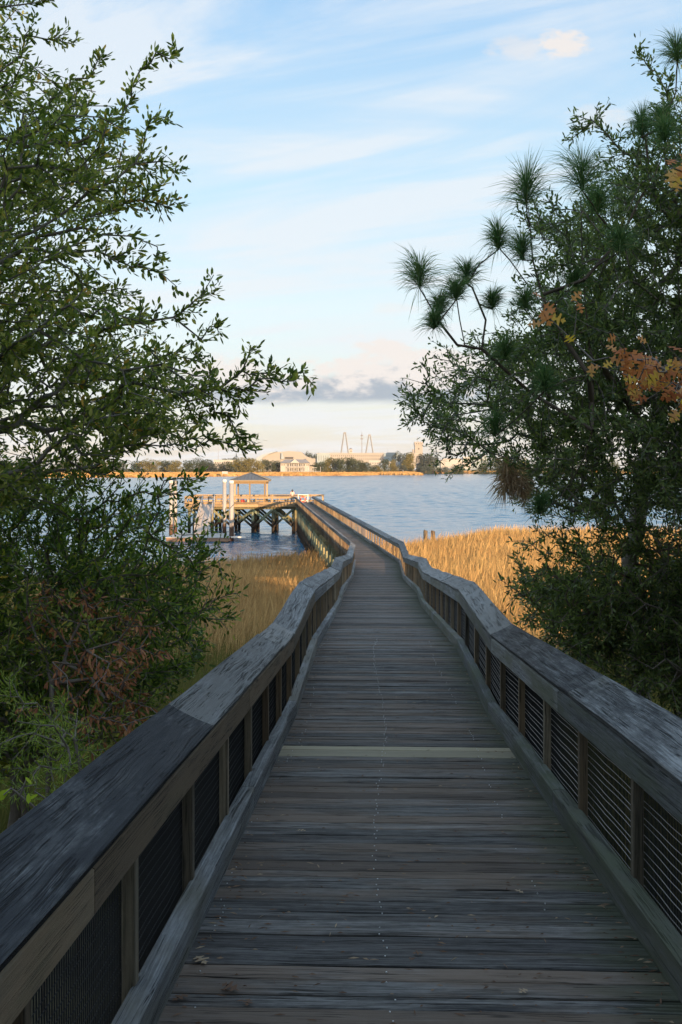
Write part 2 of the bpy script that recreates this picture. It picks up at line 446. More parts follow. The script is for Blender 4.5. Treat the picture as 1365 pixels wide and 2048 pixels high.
# rim joists below the deck
for sg in (-1, 1):
    for (a, b) in runs(-4, YEND, 9):
        m_ = MB(); m_.loft([[pt(yy, sg * s_, z) for s_, z in [(.90, -.27), (.95, -.27), (.95, -.04), (.90, -.04)]] for yy in (a, b)], ms=.2)
        m_.build('rim_joist', M['post'], bw)
# wire mesh infill between the posts
def mesh_run(sg, y0, y1, hs, vs, rh, rv):
    hm = MB(); vm_ = MB()
    s0 = sg * 1.022
    z = .14
    rr = runs(y0, y1, .56)
    nrow = int((.61 - .02) / hs)
    for r_ in range(nrow + 1):
        z = .02 + r_ * hs
        for q, (a, b) in enumerate(rr):
            n = 3 if y0 < 12 else 1
            pts = [pt(a + (b - a) * i / n, s0 + sg * .004 * math.sin(math.pi * i / n), z + .006 * math.sin(r_ * 3.3 + (a + (b - a) * i / n) * 2.1)) for i in range(n + 1)]
            hm.tube(pts, rh, 4, smooth=False, caps=False)
    Y = y0
    while Y < y1:
        vm_.tube([pt(Y, s0 + sg * .005, -.03), pt(Y, s0 + sg * .005, .64)], rv, 4, smooth=False, caps=False); Y += vs
    return hm, vm_
for sg in (-1, 1):
    for (a, b, hs, vs, rh, rv) in ((-2, 4.5, .038, .020, .0020, .0024), (4.5, 12.6, .038, .026, .0020, .0024), (12.6, 24.2, .038, .045, .0024, .003), (24.2, 41.2, .045, .09, .003, .004), (41.2, 75, .11, .55, .003, .004), (75, 110, .15, 1.1, .004, .005)):
        hm, vm_ = mesh_run(sg, a, b, hs, vs, rh, rv)
        hm.build('horizontal_wire', M['galv'] if sg > 0 or a > 41 else M['wire'], bw)['kind'] = 'stuff'
        vm_.build('vertical_wire', M['wire'], bw)['kind'] = 'stuff'
# piled bents
def gz_near(X, Y):
    base = np.interp(Y, [-60, -8, -4, 0, 5, 12, 20, 28, 36, 60], [7.2, 5.9, 5.5, 5.0, 4.0, 2.7, 1.5, .6, .28, .18])
    ys = np.interp(X, [-200, -40, -15, -9, -1, 5, 15, 40, 200], [20, 44, 56, 64, 74, 80, 95, 97, 130])
    t_ = np.clip((np.asarray(Y) - ys) / 7.0, 0, 1)
    return base * (1 - t_) + (-.9) * t_
bents = [3, 7.5, 12, 16, 20, 24, 28, 32, 36, 40.4] + [44 + 2.75 * i for i in range(24)]
for Y in bents:
    zt = -.27
    c = MB(); a = pt(Y, -1.12, zt - .15); b = pt(Y, 1.12, zt - .15); c.bar(a, b, .22, .24, side=(0, 1, 0)); c.build('cross_beam', M['pile'], bw)
    for sg in (-1, 1):
        p = pt(Y + .22, sg * .82, zt); g = float(gz_near(p.x, p.y)) - .5
        m_ = MB(); m_.tube([(p.x, p.y, g), (p.x, p.y, p.z)], [.15, .13], 10); m_.build('piling', M['pile'], bw)
    if pt(Y, 0, 0).z > 2.2 and Y > 20:
        g = max(float(gz_near(pt(Y, 0, 0).x, Y)), 0) + .35
        for q in (-1, 1):
            a = pt(Y, -q * 1.0, 0); b = pt(Y, q * 1.0, 0); a.z = g; b.z = pt(Y, 0, -.45).z
            a.y -= .03 + .03 * (q > 0); b.y -= .03 + .03 * (q > 0)
            m_ = MB(); m_.bar(a, b, .2, .05, side=(0, 0, 1) if False else (1, 0, .3), ms=.6); m_.build('cross_brace', M['pile'], bw)

# ------------------------------------------------------------------ fishing platform at the end
ZP = 3.33
PX0, PX1, PY0, PY1 = -17.6, -2.15, 110.0, 118.3
fp = empty('fishing_platform', (-10, 114, 0)); tag(fp, 'sunlit wooden fishing platform on braced pilings at the far end of the boardwalk', 'pier platform')
def under(root, o): o.parent = root; o.matrix_parent_inverse = root.matrix_world.inverted(); return o
fp.location = (0, 0, 0)
m_ = MB(); y = PY0
while y < PY1:
    m_.box(PX0, PX1 if y > 112.6 else -4.2, y, y + .14, ZP - .045, ZP - .003); y += .15
m_.build('deck', M['deck'], fp)
def railrun(root, a, b, step, mt=M['pierwood'], face=1):
    a = Vector(a); b = Vector(b); L = (b - a).length; n = max(1, round(L / step)); d = (b - a) / L
    for i in range(n + 1):
        p = a + (b - a) * i / n; m_ = MB(); m_.bar(p + Vector((0, 0, -.34)), p + Vector((0, 0, .84)), .10, .10, side=d); m_.build('post', mt, root)
    nrm = Vector((d.y, -d.x, 0)) * face
    nb_ = max(1, round(L / 3.6))
    for i in range(nb_):
        p = a + (b - a) * (i + .002) / nb_; q = a + (b - a) * (i + .998) / nb_
        for nm, z, h, t_, off in (('cap_board', .87, .05, .26, 0), ('rail_board', .72, .17, .04, .072), ('toe_board', .13, .2, .04, .072), ('rim_joist', -.16, .30, .05, .078)):
            m_ = MB(); o_ = nrm * off + Vector((0, 0, z)); m_.bar(p + o_, q + o_, t_, h, side=nrm); m_.build(nm, mt, root)
railrun(fp, (PX0, PY0, ZP), (-5.15, PY0, ZP), .86, face=1)
railrun(fp, (PX0, PY1, ZP), (PX1, PY1, ZP), 1.5, face=-1)
railrun(fp, (PX0, PY0 + .9, ZP), (PX0, PY1 - .3, ZP), 1.8, face=-1)
railrun(fp, (PX1, 113.0, ZP), (PX1, PY1 - .3, ZP), 1.2, face=1)
for yy in (110.5, 114.2, 117.8):
    c = MB(); c.bar((PX0, yy, ZP - .46), (PX1 if yy > 112 else -5.0, yy, ZP - .46), .25, .25, side=(0, 1, 0)); c.build('cross_beam', M['pile'], fp)
    xs = [-17.2, -14.6, -12.3, -10.0, -7.7, -5.4] + ([-2.6] if yy > 112 else [])
    for i, x in enumerate(xs):
        m_ = MB(); m_.tube([(x, yy - .0, -1.5), (x, yy, ZP - .56)], [.19, .17], 12, ms=.2); m_.build('piling', M['pile'], fp)
        if i and i < 6:
            x0 = xs[i - 1]
            for q in (0, 1):
                a, b = ((x0, .75), (x, 2.75)) if q else ((x0, 2.75), (x, .75))
                m_ = MB(); yb_ = yy - .20 - .07 * q; m_.bar((a[0], yb_, a[1]), (b[0], yb_, b[1]), .26, .06, side=(1, 0, -.2) if not q else (1, 0, .2), ms=.5); m_.build('cross_brace', M['pile'], fp)
# pavilion
pv = empty('pavilion'); tag(pv, 'small open timber shelter with grey metal hip roof on the platform', 'shelter')
for x in (-12.0, -10.32, -8.62):
    for y in (110.25, 113.8):
        if x == -10.32 and y > 111: continue
        m_ = MB(); m_.box(x - .08, x + .08, y - .08, y + .08, ZP, 6.02); m_.build('post', M['pierwood'], pv)
for (a, b) in (((-12.15, 110.12), (-8.47, 110.12)), ((-12.15, 113.93), (-8.47, 113.93)), ((-12.13, 110.15), (-12.13, 113.9)), ((-8.49, 110.15), (-8.49, 113.9))):
    m_ = MB(); m_.bar((*a, 5.80), (*b, 5.80), .08, .34, side=(0, 1, 0) if a[1] == b[1] else (1, 0, 0)); m_.build('beam', M['pierwood'], pv)
m_ = MB(); X0, X1, Y0, Y1, z0, za = -12.45, -8.2, 109.75, 114.3, 6.06, 6.86
ap = Vector(((X0 + X1) / 2, (Y0 + Y1) / 2, za)); cs = [Vector((X0, Y0, z0)), Vector((X1, Y0, z0)), Vector((X1, Y1, z0)), Vector((X0, Y1, z0))]
dn = Vector((0, 0, -.07))
for i in range(4): m_.poly([cs[i], cs[(i + 1) % 4], ap])
for i in range(4): m_.poly([cs[i], cs[i] + dn, cs[(i + 1) % 4] + dn, cs[(i + 1) % 4]])
m_.poly([c + dn for c in cs][::-1])
for i in range(4):
    a, b = cs[i], cs[(i + 1) % 4]
    for q in range(1, 11):
        p = a + (b - a) * q / 11; f = 1 - abs(q / 11 - .5) * 2; e = p + (ap - (a + b) / 2) * f * .98
        m_.bar(p + Vector((0, 0, .02)), e + Vector((0, 0, .02)), .03, .04, side=(b - a))
    m_.bar(a + Vector((0, 0, .03)), ap + Vector((0, 0, .03)), .12, .04, side=(b - a))
m_.build('roof', M['roofmetal'], pv)
m_ = MB()
for (a, b) in ((cs[0], cs[1]), (cs[1], cs[2]), (cs[2], cs[3]), (cs[3], cs[0])): m_.bar(a + Vector((0, 0, -.12)), b + Vector((0, 0, -.12)), .04, .12, side=(a - b).cross(Vector((0, 0, 1))))
m_.build('fascia', M['pierwood'], pv)
# benches on the platform
def bench(x, y, wdt, mt, label, rz=0):
    r = empty('bench', (x, y, ZP), rz); tag(r, label, 'bench')
    m_ = MB(); [m_.box(-wdt / 2, wdt / 2, -.2 + q * .14, -.09 + q * .14, .43, .47) for q in range(3)]; m_.build('seat', mt, r)
    m_ = MB(); [m_.box(-wdt / 2, wdt / 2, .23, .26, .58 + q * .14, .68 + q * .14) for q in range(2)]; m_.build('backrest', mt, r)
    for q in (-1, 1):
        m_ = MB(); m_.box(q * wdt * .42 - .03, q * wdt * .42 + .03, -.2, .23, 0, .43); m_.box(q * wdt * .42 - .03, q * wdt * .42 + .03, .19, .23, .43, .85); m_.build('leg', mt, r)
M['darkpl'] = plain('dark_recycled_plastic', (.05, .04, .04), .5)
bench(-9.3, 112.9, 1.5, M['darkpl'], 'dark slatted bench under the shelter behind the front rail')
bench(-7.0, 117.4, 1.6, M['darkpl'], 'dark slatted bench by the back rail right of the shelter')
bench(-14.4, 117.4, 1.6, M['pierwood'], 'pale slatted bench by the back rail left of the shelter')
# bag and cooler
def prism_obj(name, mtn, parts, label, cat):
    r = empty(name); tag(r, label, cat)
    for nm, mb_, mt in parts: mb_.build(nm, mt, r)
    return r
M['red'] = plain('red_fabric', (.62, .07, .05), .7); M['cream'] = plain('cream_plastic', (.75, .70, .6), .5)
b1 = MB(); b1.tube([(-11.25, 111.6, ZP + .02), (-11.25, 111.6, ZP + .2), (-11.25, 111.6, ZP + .42), (-11.25, 111.6, ZP + .5)], [.20, .24, .20, .08], 12)
b2 = MB(); b2.tube([(-11.25 + .16 * math.cos(a), 111.6, ZP + .45 + .14 * math.sin(a)) for a in [q * math.pi / 6 for q in range(7)]], .015, 6)
prism_obj('bag', None, [('body', b1, M['red']), ('handle', b2, M['red'])], 'small red bag on the platform floor behind the front rail', 'bag')
b1 = MB(); b1.box(-10.95, -10.5, 111.4, 111.75, ZP, ZP + .36, ch=.03); b2 = MB(); b2.box(-10.97, -10.48, 111.38, 111.77, ZP + .362, ZP + .44, ch=.03)
prism_obj('cooler', None, [('body', b1, M['cream']), ('lid', b2, M['white'])], 'cream cooler box beside the red bag', 'cooler')
# life ring on a white stand
lr = empty('life_ring'); tag(lr, 'orange red life ring hanging on the white stand at the end of the deck', 'life ring')
xr = P(606.5, 998, 116.6)
me_ = MB(); n = 28
rings = []
for i in range(n + 1):
    a = 2 * math.pi * i / n; c = Vector((xr.x + .30 * math.cos(a), 116.6, xr.z - .03 + .30 * math.sin(a))); o_ = Vector((math.cos(a), 0, math.sin(a)))
    rings.append([c + o_ * .085 * math.cos(b) + Vector((0, .065 * math.sin(b), 0)) for b in [q * math.pi / 5 for q in range(10)]])
M['orange'] = plain('orange_ring_foam', (.75, .11, .05), .5)
me_.loft(rings, caps=False, smooth=True); me_.build('ring', M['orange'], lr)
m_ = MB()
for i in range(4):
    a = math.pi / 4 + i * math.pi / 2; c = Vector((xr.x + .30 * math.cos(a), 116.6, xr.z - .03 + .30 * math.sin(a))); o_ = Vector((math.cos(a), 0, math.sin(a)))
    t_ = Vector((-math.sin(a), 0, math.cos(a)))
    m_.loft([[c + t_ * e + o_ * .092 * math.cos(b) + Vector((0, .072 * math.sin(b), 0)) for b in [q * math.pi / 5 for q in range(10)]] for e in (-.025, .025)])
m_.build('band', M['cream'], lr)
st = empty('stand'); tag(st, 'white post frame holding the orange life ring', 'stand')
m_ = MB(); m_.box(xr.x - .62, xr.x - .54, 116.75, 116.83, ZP, ZP + .95); m_.build('post', M['white'], st)
m_ = MB(); m_.box(xr.x + .54, xr.x + .62, 116.75, 116.83, ZP, ZP + .95); m_.build('post', M['white'], st)
m_ = MB(); m_.box(xr.x - .54, xr.x + .54, 116.76, 116.82, ZP + .15, ZP + .24); m_.box(xr.x - .54, xr.x + .54, 116.76, 116.82, ZP + .86, ZP + .94); m_.build('crossbar', M['white'], st)

# floating dock, gangway, mooring piles
fd = empty('floating_dock'); tag(fd, 'low grey floating dock with timber sides beside the platform', 'floating dock')
m_ = MB(); m_.box(-17.5, -11.25, 97.5, 103.6, .05, .40, ch=.03); m_.build('float', plain('float_timber', (.30, .19, .13), .8), fd)
m_ = MB(); y = 97.45
while y < 103.6: m_.box(-17.55, -11.2, y, y + .28, .405, .46); y += .29
m_.build('deck', M['concrete'], fd)
for yy in (98.2, 100.5, 102.8):
    m_ = MB(); m_.tube([(-11.5, yy - .12, .46), (-11.5, yy - .12, .56), (-11.5, yy + .12, .56), (-11.5, yy + .12, .46)], .02, 6); m_.build('cleat', M['alu'], fd)
m_ = MB(); m_.box(-11.18, -9.75, 98.9, 99.6, .30, .46, ch=.02); m_.build('pile_bracket', M['white'], fd)
gw = empty('gangway'); tag(gw, 'white aluminium gangway sloping from the platform down to the floating dock', 'gangway')
ga, gb = Vector((-14.9, 109.85, ZP - .02)), Vector((-14.7, 102.2, .52))
m_ = MB(); m_.bar(ga, gb, 1.25, .06, side=(1, 0, 0)); m_.build('ramp', plain('gangway_tread', (.46, .41, .37), .6), gw)
for q in (-.66, .66):
    sv = Vector((q, 0, 0)); m_ = MB()
    m_.bar(ga + sv + Vector((0, 0, 1.0)), gb + sv + Vector((0, 0, 1.0)), .06, .06); m_.bar(ga + sv, gb + sv, .06, .16)
    m_.bar(ga + sv + Vector((0, 0, .5)), gb + sv + Vector((0, 0, .5)), .04, .04)
    for i in range(9):
        p = ga + (gb - ga) * i / 8 + sv; m_.bar(p, p + Vector((0, 0, 1.0)), .05, .05)
        if i < 8: p2 = ga + (gb - ga) * (i + 1) / 8 + sv; m_.bar(p, p2 + Vector((0, 0, 1)), .03, .03, side=(1, 0, 0))
    m_.build('side_rail', M['alu'], gw)
M['sleeve'], t, bs = mat('white_pile_sleeve')
geo = t.new('ShaderNodeNewGeometry'); sp = t.new('ShaderNodeSeparateXYZ'); t.put(sp.inputs[0], geo.outputs['Position'])
zz = t.m('ADD', sp.outputs[2], t.m('MULTIPLY', t.m('SUBTRACT', t.noise(geo.outputs['Position'], 3, 5), .5), .7))
t.put(bs.inputs['Base Color'], t.mix(t.sm(zz, 1.35, 1.6), (.10, .055, .035), t.mix(t.sm(zz, 1.6, 3.0), (.30, .28, .26), (.34, .335, .33)))); bs.inputs['Roughness'].default_value = .5
def moor(px, ytop, Y, label, cone=True, rad=.21, col_=None):
    p = P(px, ytop, Y); r = empty('mooring_pile', (0, 0, 0)); tag(r, label, 'mooring pile', 'white sleeved piles round the floating dock')
    m_ = MB(); m_.tube([(p.x, Y, -1.8), (p.x, Y, p.z - .3)], rad, 16); m_.build('sleeve', M['sleeve'], r)
    m_ = MB()
    if cone: m_.tube([(p.x, Y, p.z - .3), (p.x, Y, p.z - .26), (p.x, Y, p.z)], [rad + .03, rad + .03, .01], 16, smooth=False)
    else: m_.tube([(p.x, Y, p.z - .3), (p.x, Y, p.z - .05), (p.x, Y, p.z)], [rad + .012, rad + .012, rad * .7], 16)
    m_.build('cap', M['roofmetal'] if cone == 2 else M['white'], r)
moor(449.5, 959, 104.6, 'grey white mooring pile standing just left of its taller lit neighbour', False)
moor(463.5, 961, 99.25, 'thick white mooring pile closest to the shelter posts', False, .24)
moor(342.5, 961, 103.0, 'white mooring pile at the far left end of the dock, without a dark cone', False)
moor(351, 957.5, 104.0, 'white mooring pile with a dark pointed cap at the left of the dock', 2)
# old stumps in the marsh
for i, (px, yt, Yp, lb) in enumerate(((851.5, 1060.5, 93.5, 'left one of two weathered piling stumps in the marsh edge'), (866.5, 1061.5, 94.5, 'right one of two weathered piling stumps in the marsh edge'))):
    p = P(px, yt, Yp); m_ = MB(); m_.tube([(p.x, Yp, -1), (p.x, Yp, p.z - .04), (p.x + .02, Yp, p.z)], [.21, .2, .15], 10)
    o = m_.build('piling_stump', M['post']); tag(o, lb, 'piling stump', 'old stumps at the marsh edge')

# ------------------------------------------------------------------ people
M['skin'] = plain('skin', (.55, .33, .23), .55); M['hair'] = plain('dark_hair', (.025, .018, .015), .5); M['shirt'] = plain('pale_pink_shirt', (.72, .50, .46), .8); M['jeans'] = plain('dark_jeans', (.05, .06, .09), .8)
def skin_mesh(name, verts, edges, radii, mt, parent, sub=1):
    me = bpy.data.meshes.new(name); me.from_pydata(verts, edges, []); o = link_mesh(name, me, mt, parent)
    mod = o.modifiers.new('skin', 'SKIN'); mod.use_smooth_shade = True
    for v, r_ in zip(me.skin_vertices[0].data, radii): v.radius = (r_, r_) if not isinstance(r_, tuple) else r_
    me.skin_vertices[0].data[0].use_root = True
    if sub: s_ = o.modifiers.new('sub', 'SUBSURF'); s_.levels = sub; s_.render_levels = sub
    return o
# one person standing at the corner of the pier and the platform, turned away, forearms on the rail
pr_ = empty('person', (-5.55, 111.0, ZP), R(15)); tag(pr_, 'person with long dark hair in a pale pink top standing at the platform rail', 'person')
Vv = [(0, 0, .93), (0, 0, 1.12), (0, 0, 1.32), (0, .01, 1.46), (0, .02, 1.55), (0, .03, 1.64), (0, .02, 1.70),
      (-.09, 0, .88), (-.11, .02, .50), (-.11, 0, .09), (-.11, .12, .03), (.09, 0, .88), (.11, .03, .50), (.12, 0, .09), (.13, .12, .03),
      (-.17, 0, 1.40), (-.22, .03, 1.14), (-.16, .24, 1.05), (-.13, .32, 1.04), (.17, 0, 1.40), (.22, .03, 1.14), (.16, .24, 1.05), (.13, .32, 1.04)]
Ee = [(0, 1), (1, 2), (2, 3), (3, 4), (4, 5), (5, 6), (0, 7), (7, 8), (8, 9), (9, 10), (0, 11), (11, 12), (12, 13), (13, 14), (3, 15), (15, 16), (16, 17), (17, 18), (3, 19), (19, 20), (20, 21), (21, 22)]
Rr = [.13, .12, .14, .09, .055, .095, .085, .09, .058, .042, .035, .09, .058, .042, .035, .055, .042, .032, .03, .055, .042, .032, .03]
Vv = [(x * .95, y, z * .95) for x, y, z in Vv]
skin_mesh('body', Vv, Ee, Rr, M['skin'], pr_)
skin_mesh('shirt', [Vv[0], Vv[1], Vv[2], Vv[3], Vv[15], Vv[16], Vv[19], Vv[20]], [(0, 1), (1, 2), (2, 3), (3, 4), (4, 5), (3, 6), (6, 7)], [.145, .145, .155, .10, .075, .058, .075, .058], M['shirt'], pr_)
skin_mesh('trousers', [Vv[0], Vv[7], Vv[8], Vv[9], Vv[11], Vv[12], Vv[13]], [(0, 1), (1, 2), (2, 3), (0, 4), (4, 5), (5, 6)], [.15, .11, .075, .06, .11, .075, .06], M['jeans'], pr_)
skin_mesh('hair', [(0, 0, 1.63), (0, -.04, 1.56), (0, -.08, 1.42), (0, -.09, 1.30)], [(0, 1), (1, 2), (2, 3)], [.115, .11, .085, .05], M['hair'], pr_)

# ------------------------------------------------------------------ ground, water
def grid_mesh(name, xs, ys, zf, mt):
    X, Yg = np.meshgrid(xs, ys); Z = zf(X, Yg); V = np.stack([X, Yg, Z], -1).reshape(-1, 3)
    nx, ny = len(xs), len(ys); i = np.arange(nx - 1)[None, :] + nx * np.arange(ny - 1)[:, None]
    T = np.stack([i, i + 1, i + 1 + nx, i + nx], -1).reshape(-1, 4)
    return np_mesh(name, V, T, mt, smooth=True)
def vnoise(X, Y, s, seed=0):
    r = np.random.default_rng(seed); ph = r.uniform(0, 6.28, 12); an = r.uniform(0, 3.14, 12); fr = r.uniform(.5, 1.8, 12)
    o = 0
    for i in range(12): o = o + np.sin((X * np.cos(an[i]) + Y * np.sin(an[i])) * fr[i] / s + ph[i])
    return o / 12
mg, t, bs = mat('marsh_mud')
ob = t.new('ShaderNodeTexCoord').outputs['Object']
t.put(bs.inputs['Base Color'], t.mix(t.sm(t.noise(ob, .8, 8, .7), .4, .65), (.035, .030, .018), (.10, .085, .040))); bs.inputs['Roughness'].default_value = .9
t.put(bs.inputs['Normal'], t.bump(t.noise(ob, 6, 6), .8, .05))
xs = np.concatenate([np.linspace(-300, -44, 30), np.linspace(-42, 62, 140), np.linspace(66, 300, 30)])
ysg = np.concatenate([np.linspace(-160, -14, 25), np.linspace(-12, 120, 170), np.linspace(125, 175, 8)])
o = grid_mesh('ground', xs, ysg, lambda X, Y: gz_near(X, Y) + .07 * vnoise(X, Y, .9, 3), mg); tag(o, kind='structure')

mw, t, bs = mat('river_water')
ob = t.new('ShaderNodeTexCoord').outputs['Object']
dist = t.new('ShaderNodeVectorMath', operation='LENGTH'); t.put(dist.inputs[0], ob)
wv1 = t.noise(t.mul(ob, (1.0, 1.9, 1)), .55, 6, .62, .5)
wv2 = t.noise(t.mul(ob, (1.0, 1.5, 1)), 2.1, 4, .6, .2)
wv3 = t.noise(t.mul(ob, (.35, 1.0, 1)), .05, 4, .6)
t.put(bs.inputs['Base Color'], (.03, .13, .24, 1)); bs.inputs['Roughness'].default_value = .16
bs.inputs['IOR'].default_value = 1.33
h = t.m('ADD', t.m('MULTIPLY', wv1, .6), t.m('MULTIPLY', wv2, .3))
t.put(bs.inputs['Normal'], t.bump(h, .35, .12))
uu = np.concatenate([[-60, -8, -2, -.8], np.linspace(-.50, .50, 560), [.8, 2, 8, 60]]); yy_ = np.concatenate([[20, 40], 52 * (1200 / 52) ** np.linspace(0, 1, 1250), [1300, 1700]])
U, Yg = np.meshgrid(uu, yy_); Xg = U * Yg; Zg = np.zeros_like(Xg); rw = np.random.default_rng(3)
mod = .75 + .5 * vnoise(Xg, Yg, 14, 21) + .35 * vnoise(Xg, Yg, 45, 22)
for i in range(46):
    lam = .45 * (14 ** (i / 45)); th = rw.normal(-1.9, .75); k_ = 2 * np.pi / lam; ph = rw.uniform(0, 6.28)
    cell = Yg * np.log(1200 / 52) / 1250; fade = np.clip((lam / np.maximum(cell, Yg * .0018) - 2) / 2, 0, 1)
    Zg += fade * .030 / k_ * 1.25 * np.sin(k_ * (Xg * np.cos(th) + Yg * np.sin(th)) + ph + 1.5 * vnoise(Xg, Yg, 9, 30 + i % 5))
Zg *= np.clip(mod, .25, 1.5) * np.clip(Yg / 160, .55, 1); Zg[np.abs(U) > .6] = 0; Zg[:2] = 0; Zg[-2:] = 0
ny, nx = U.shape; i0 = np.arange(nx - 1)[None, :] + nx * np.arange(ny - 1)[:, None]
o = np_mesh('water', np.stack([Xg, Yg, Zg], -1).reshape(-1, 3), np.stack([i0, i0 + 1, i0 + 1 + nx, i0 + nx], -1).reshape(-1, 4), mw, smooth=True); tag(o, kind='structure')

# marsh grass: blades of cordgrass
def grass_mat(name, stops, rough=.7):
    m_ = bpy.data.materials.new(name); m_.use_nodes = True; t = NT(m_.node_tree); t.n.clear()
    rnd = t.attr('rnd'); hh = t.attr('h')
    c = t.ramp(rnd, stops)
    ob = t.new('ShaderNodeTexCoord').outputs['Object']
    c = t.mix(1, c, t.ramp(t.noise(ob, .12, 5, .6), [(.3, (.74, .68, .66)), (.7, (1.12, 1.08, 1.05))]), 'MULTIPLY')
    d = t.new('ShaderNodeBsdfDiffuse'); t.put(d.inputs[0], c); tr = t.new('ShaderNodeBsdfTranslucent'); t.put(tr.inputs[0], c)
    mx = t.new('ShaderNodeMixShader'); mx.inputs[0].default_value = .3; t.l.new(d.outputs[0], mx.inputs[1]); t.l.new(tr.outputs[0], mx.inputs[2])
    out = t.new('ShaderNodeOutputMaterial'); t.l.new(mx.outputs[0], out.inputs[0]); return m_
M['reed'] = grass_mat('dry_cordgrass', [(0, (.30, .19, .085)), (.35, (.55, .37, .16)), (.75, (.76, .55, .25)), (1, (.46, .37, .16))])
M['reedgreen'] = grass_mat('green_marsh_grass', [(0, (.10, .12, .035)), (.5, (.18, .18, .055)), (1, (.30, .24, .08))])
def grass(name, n, sample, hgt, wd, mt, lean=.25):
    X, Yg = sample(n); n = len(X); Z = gz_near(X, Yg) - .05
    patch = vnoise(X, Yg, 2.6, 5) * .5 + vnoise(X, Yg, 8, 6) * .6
    H = hgt * (1 + .22 * rng.standard_normal(n)) * (1 + .35 * patch); H = np.clip(H, .2, None)
    a = rng.uniform(0, 6.283, n); w_ = wd * rng.uniform(.6, 1.4, n) * np.clip(Yg / 70, .5, 1.4)
    la = .9 + rng.normal(0, .9, n); ll = H * np.abs(rng.normal(lean, .15, n))
    side = np.stack([np.cos(a), np.sin(a), 0 * a], -1) * w_[:, None]
    ld = np.stack([np.cos(la), np.sin(la), 0 * a], -1) * ll[:, None]
    B = np.stack([X, Yg, Z], -1); up = np.array([0, 0, 1.0])
    v0 = B - side; v1 = B + side; m0 = B + ld * .35 + up * H[:, None] * .6 - side * .8; m1 = B + ld * .35 + up * H[:, None] * .6 + side * .8; tp = B + ld + up * H[:, None]
    V = np.stack([v0, v1, m0, m1, tp], 1).reshape(-1, 3)
    i = np.arange(n)[:, None] * 5
    T = np.concatenate([i + [0, 1, 3], i + [0, 3, 2], i + [2, 3, 4]], 1).reshape(-1, 3)
    r_ = np.repeat(np.clip((rng.uniform(0, 1, n) * .8 + .12 + .25 * patch) * np.where(X < .5, .7, 1.0), 0, 1), 5); hh = np.tile([0, 0, .6, .6, 1.0], n)  # shade left of the walkway is put into the blade colour, as darker browns
    o = np_mesh(name, V, T, mt, attrs={'rnd': r_, 'h': hh}); return tag(o, kind='stuff')
def shoreline(X): return np.interp(X, [-200, -40, -15, -9, -1, 5, 15, 40, 200], [20, 44, 56, 64, 74, 80, 95, 97, 130])
def samp_far(n):
    Y = 33 + (rng.uniform(0, 1, n) ** .8) * 71; X = rng.uniform(-.40, .42, n) * Y + rng.uniform(-2, 2, n)
    k = (Y < shoreline(X) + rng.normal(0, .7, n) + 1.2 * vnoise(X, Y, 2.0, 9)) & (gz_near(X, Y) > -.25)
    c = .18 + .0328 * np.minimum(Y, YB) - .0818 * np.maximum(Y - YB, 0)
    k &= ~((np.abs(X - c) < 1.1) & (Y < 60))
    return X[k], Y[k]
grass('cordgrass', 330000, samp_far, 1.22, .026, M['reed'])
def samp_near(n):
    Y = rng.uniform(9, 41, n); X = rng.uniform(-.5, .5, n) * Y
    k = np.abs(X - .18 - .0328 * Y) > 1.25
    return X[k], Y[k]
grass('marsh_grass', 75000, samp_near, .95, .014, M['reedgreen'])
FARGRASS = True

# ------------------------------------------------------------------ far shore
def far_ground(X, Y):
    # near water's edge of the opposite bank, bending closer at the left
    e = np.interp(X, [-4000, -260, -150, -95, -60, 25, 45, 95, 110, 160, 420, 4000], [600, 800, 860, 1010, 1030, 1075, 1180, 1130, 1440, 1480, 1560, 1700])
    z = (Y - e) / 14.0
    top = np.interp(Y - e, [0, 60, 260, 500, 5000], [.9, 1.6, 2.2, 3.2, 5.0])
    return np.minimum(z, top) - .35 + .12 * vnoise(X, Y, 7, 4) * (z > .1)
mf, t, bs = mat('far_marsh_grass')
ob = t.new('ShaderNodeTexCoord').outputs['Object']
n1 = t.noise(t.mul(ob, (.03, .010, 1)), 1, 6, .6); n2 = t.noise(t.mul(ob, (.25, .06, 1)), 1, 5, .7)
c = t.mix(t.sm(n1, .4, .62), (.40, .24, .085), (.27, .20, .085)); c = t.mix(t.sm(n2, .5, .72), c, (.20, .14, .06))
t.put(bs.inputs['Base Color'], c); bs.inputs['Roughness'].default_value = .95
t.put(bs.inputs['Normal'], t.bump(n2, 1, 2.0))
xs = np.concatenate([np.linspace(-7000, -420, 20), np.linspace(-400, 560, 260), np.linspace(600, 7000, 20)])
ysf = np.concatenate([np.linspace(560, 1700, 240), np.linspace(1720, 3000, 20), np.array([4000, 6000, 9000])])
o = grid_mesh('far_shore', xs, ysf, far_ground, mf); tag(o, kind='structure')

n = 70000; Xf = rng.uniform(-420, 560, n); ee = np.interp(Xf, [-4000, -260, -150, -95, -60, 25, 45, 95, 110, 160, 420, 4000], [600, 800, 860, 1010, 1030, 1075, 1180, 1130, 1440, 1480, 1560, 1700])
Yf = ee + 6 + rng.uniform(0, 1, n) ** 1.3 * 300; Zf = far_ground(Xf, Yf) - .1; a_ = rng.uniform(-.7, .7, n); wf = rng.uniform(.8, 2.4, n); hf = rng.uniform(.9, 2.1, n) * (1 + .3 * vnoise(Xf, Yf, 12, 8))
dv = np.stack([np.cos(a_) * wf, np.sin(a_) * wf, 0 * a_], -1); B_ = np.stack([Xf, Yf, Zf], -1); tp_ = B_ + np.stack([rng.normal(0, .3, n), rng.normal(0, .3, n), hf], -1)
Vf = np.stack([B_ - dv, B_ + dv, tp_ + dv * .6, tp_ - dv * .8], 1).reshape(-1, 3)
M['farreed'] = grass_mat('far_cordgrass_leaves', [(0, (.30, .19, .08)), (.5, (.52, .35, .15)), (1, (.66, .48, .22))])
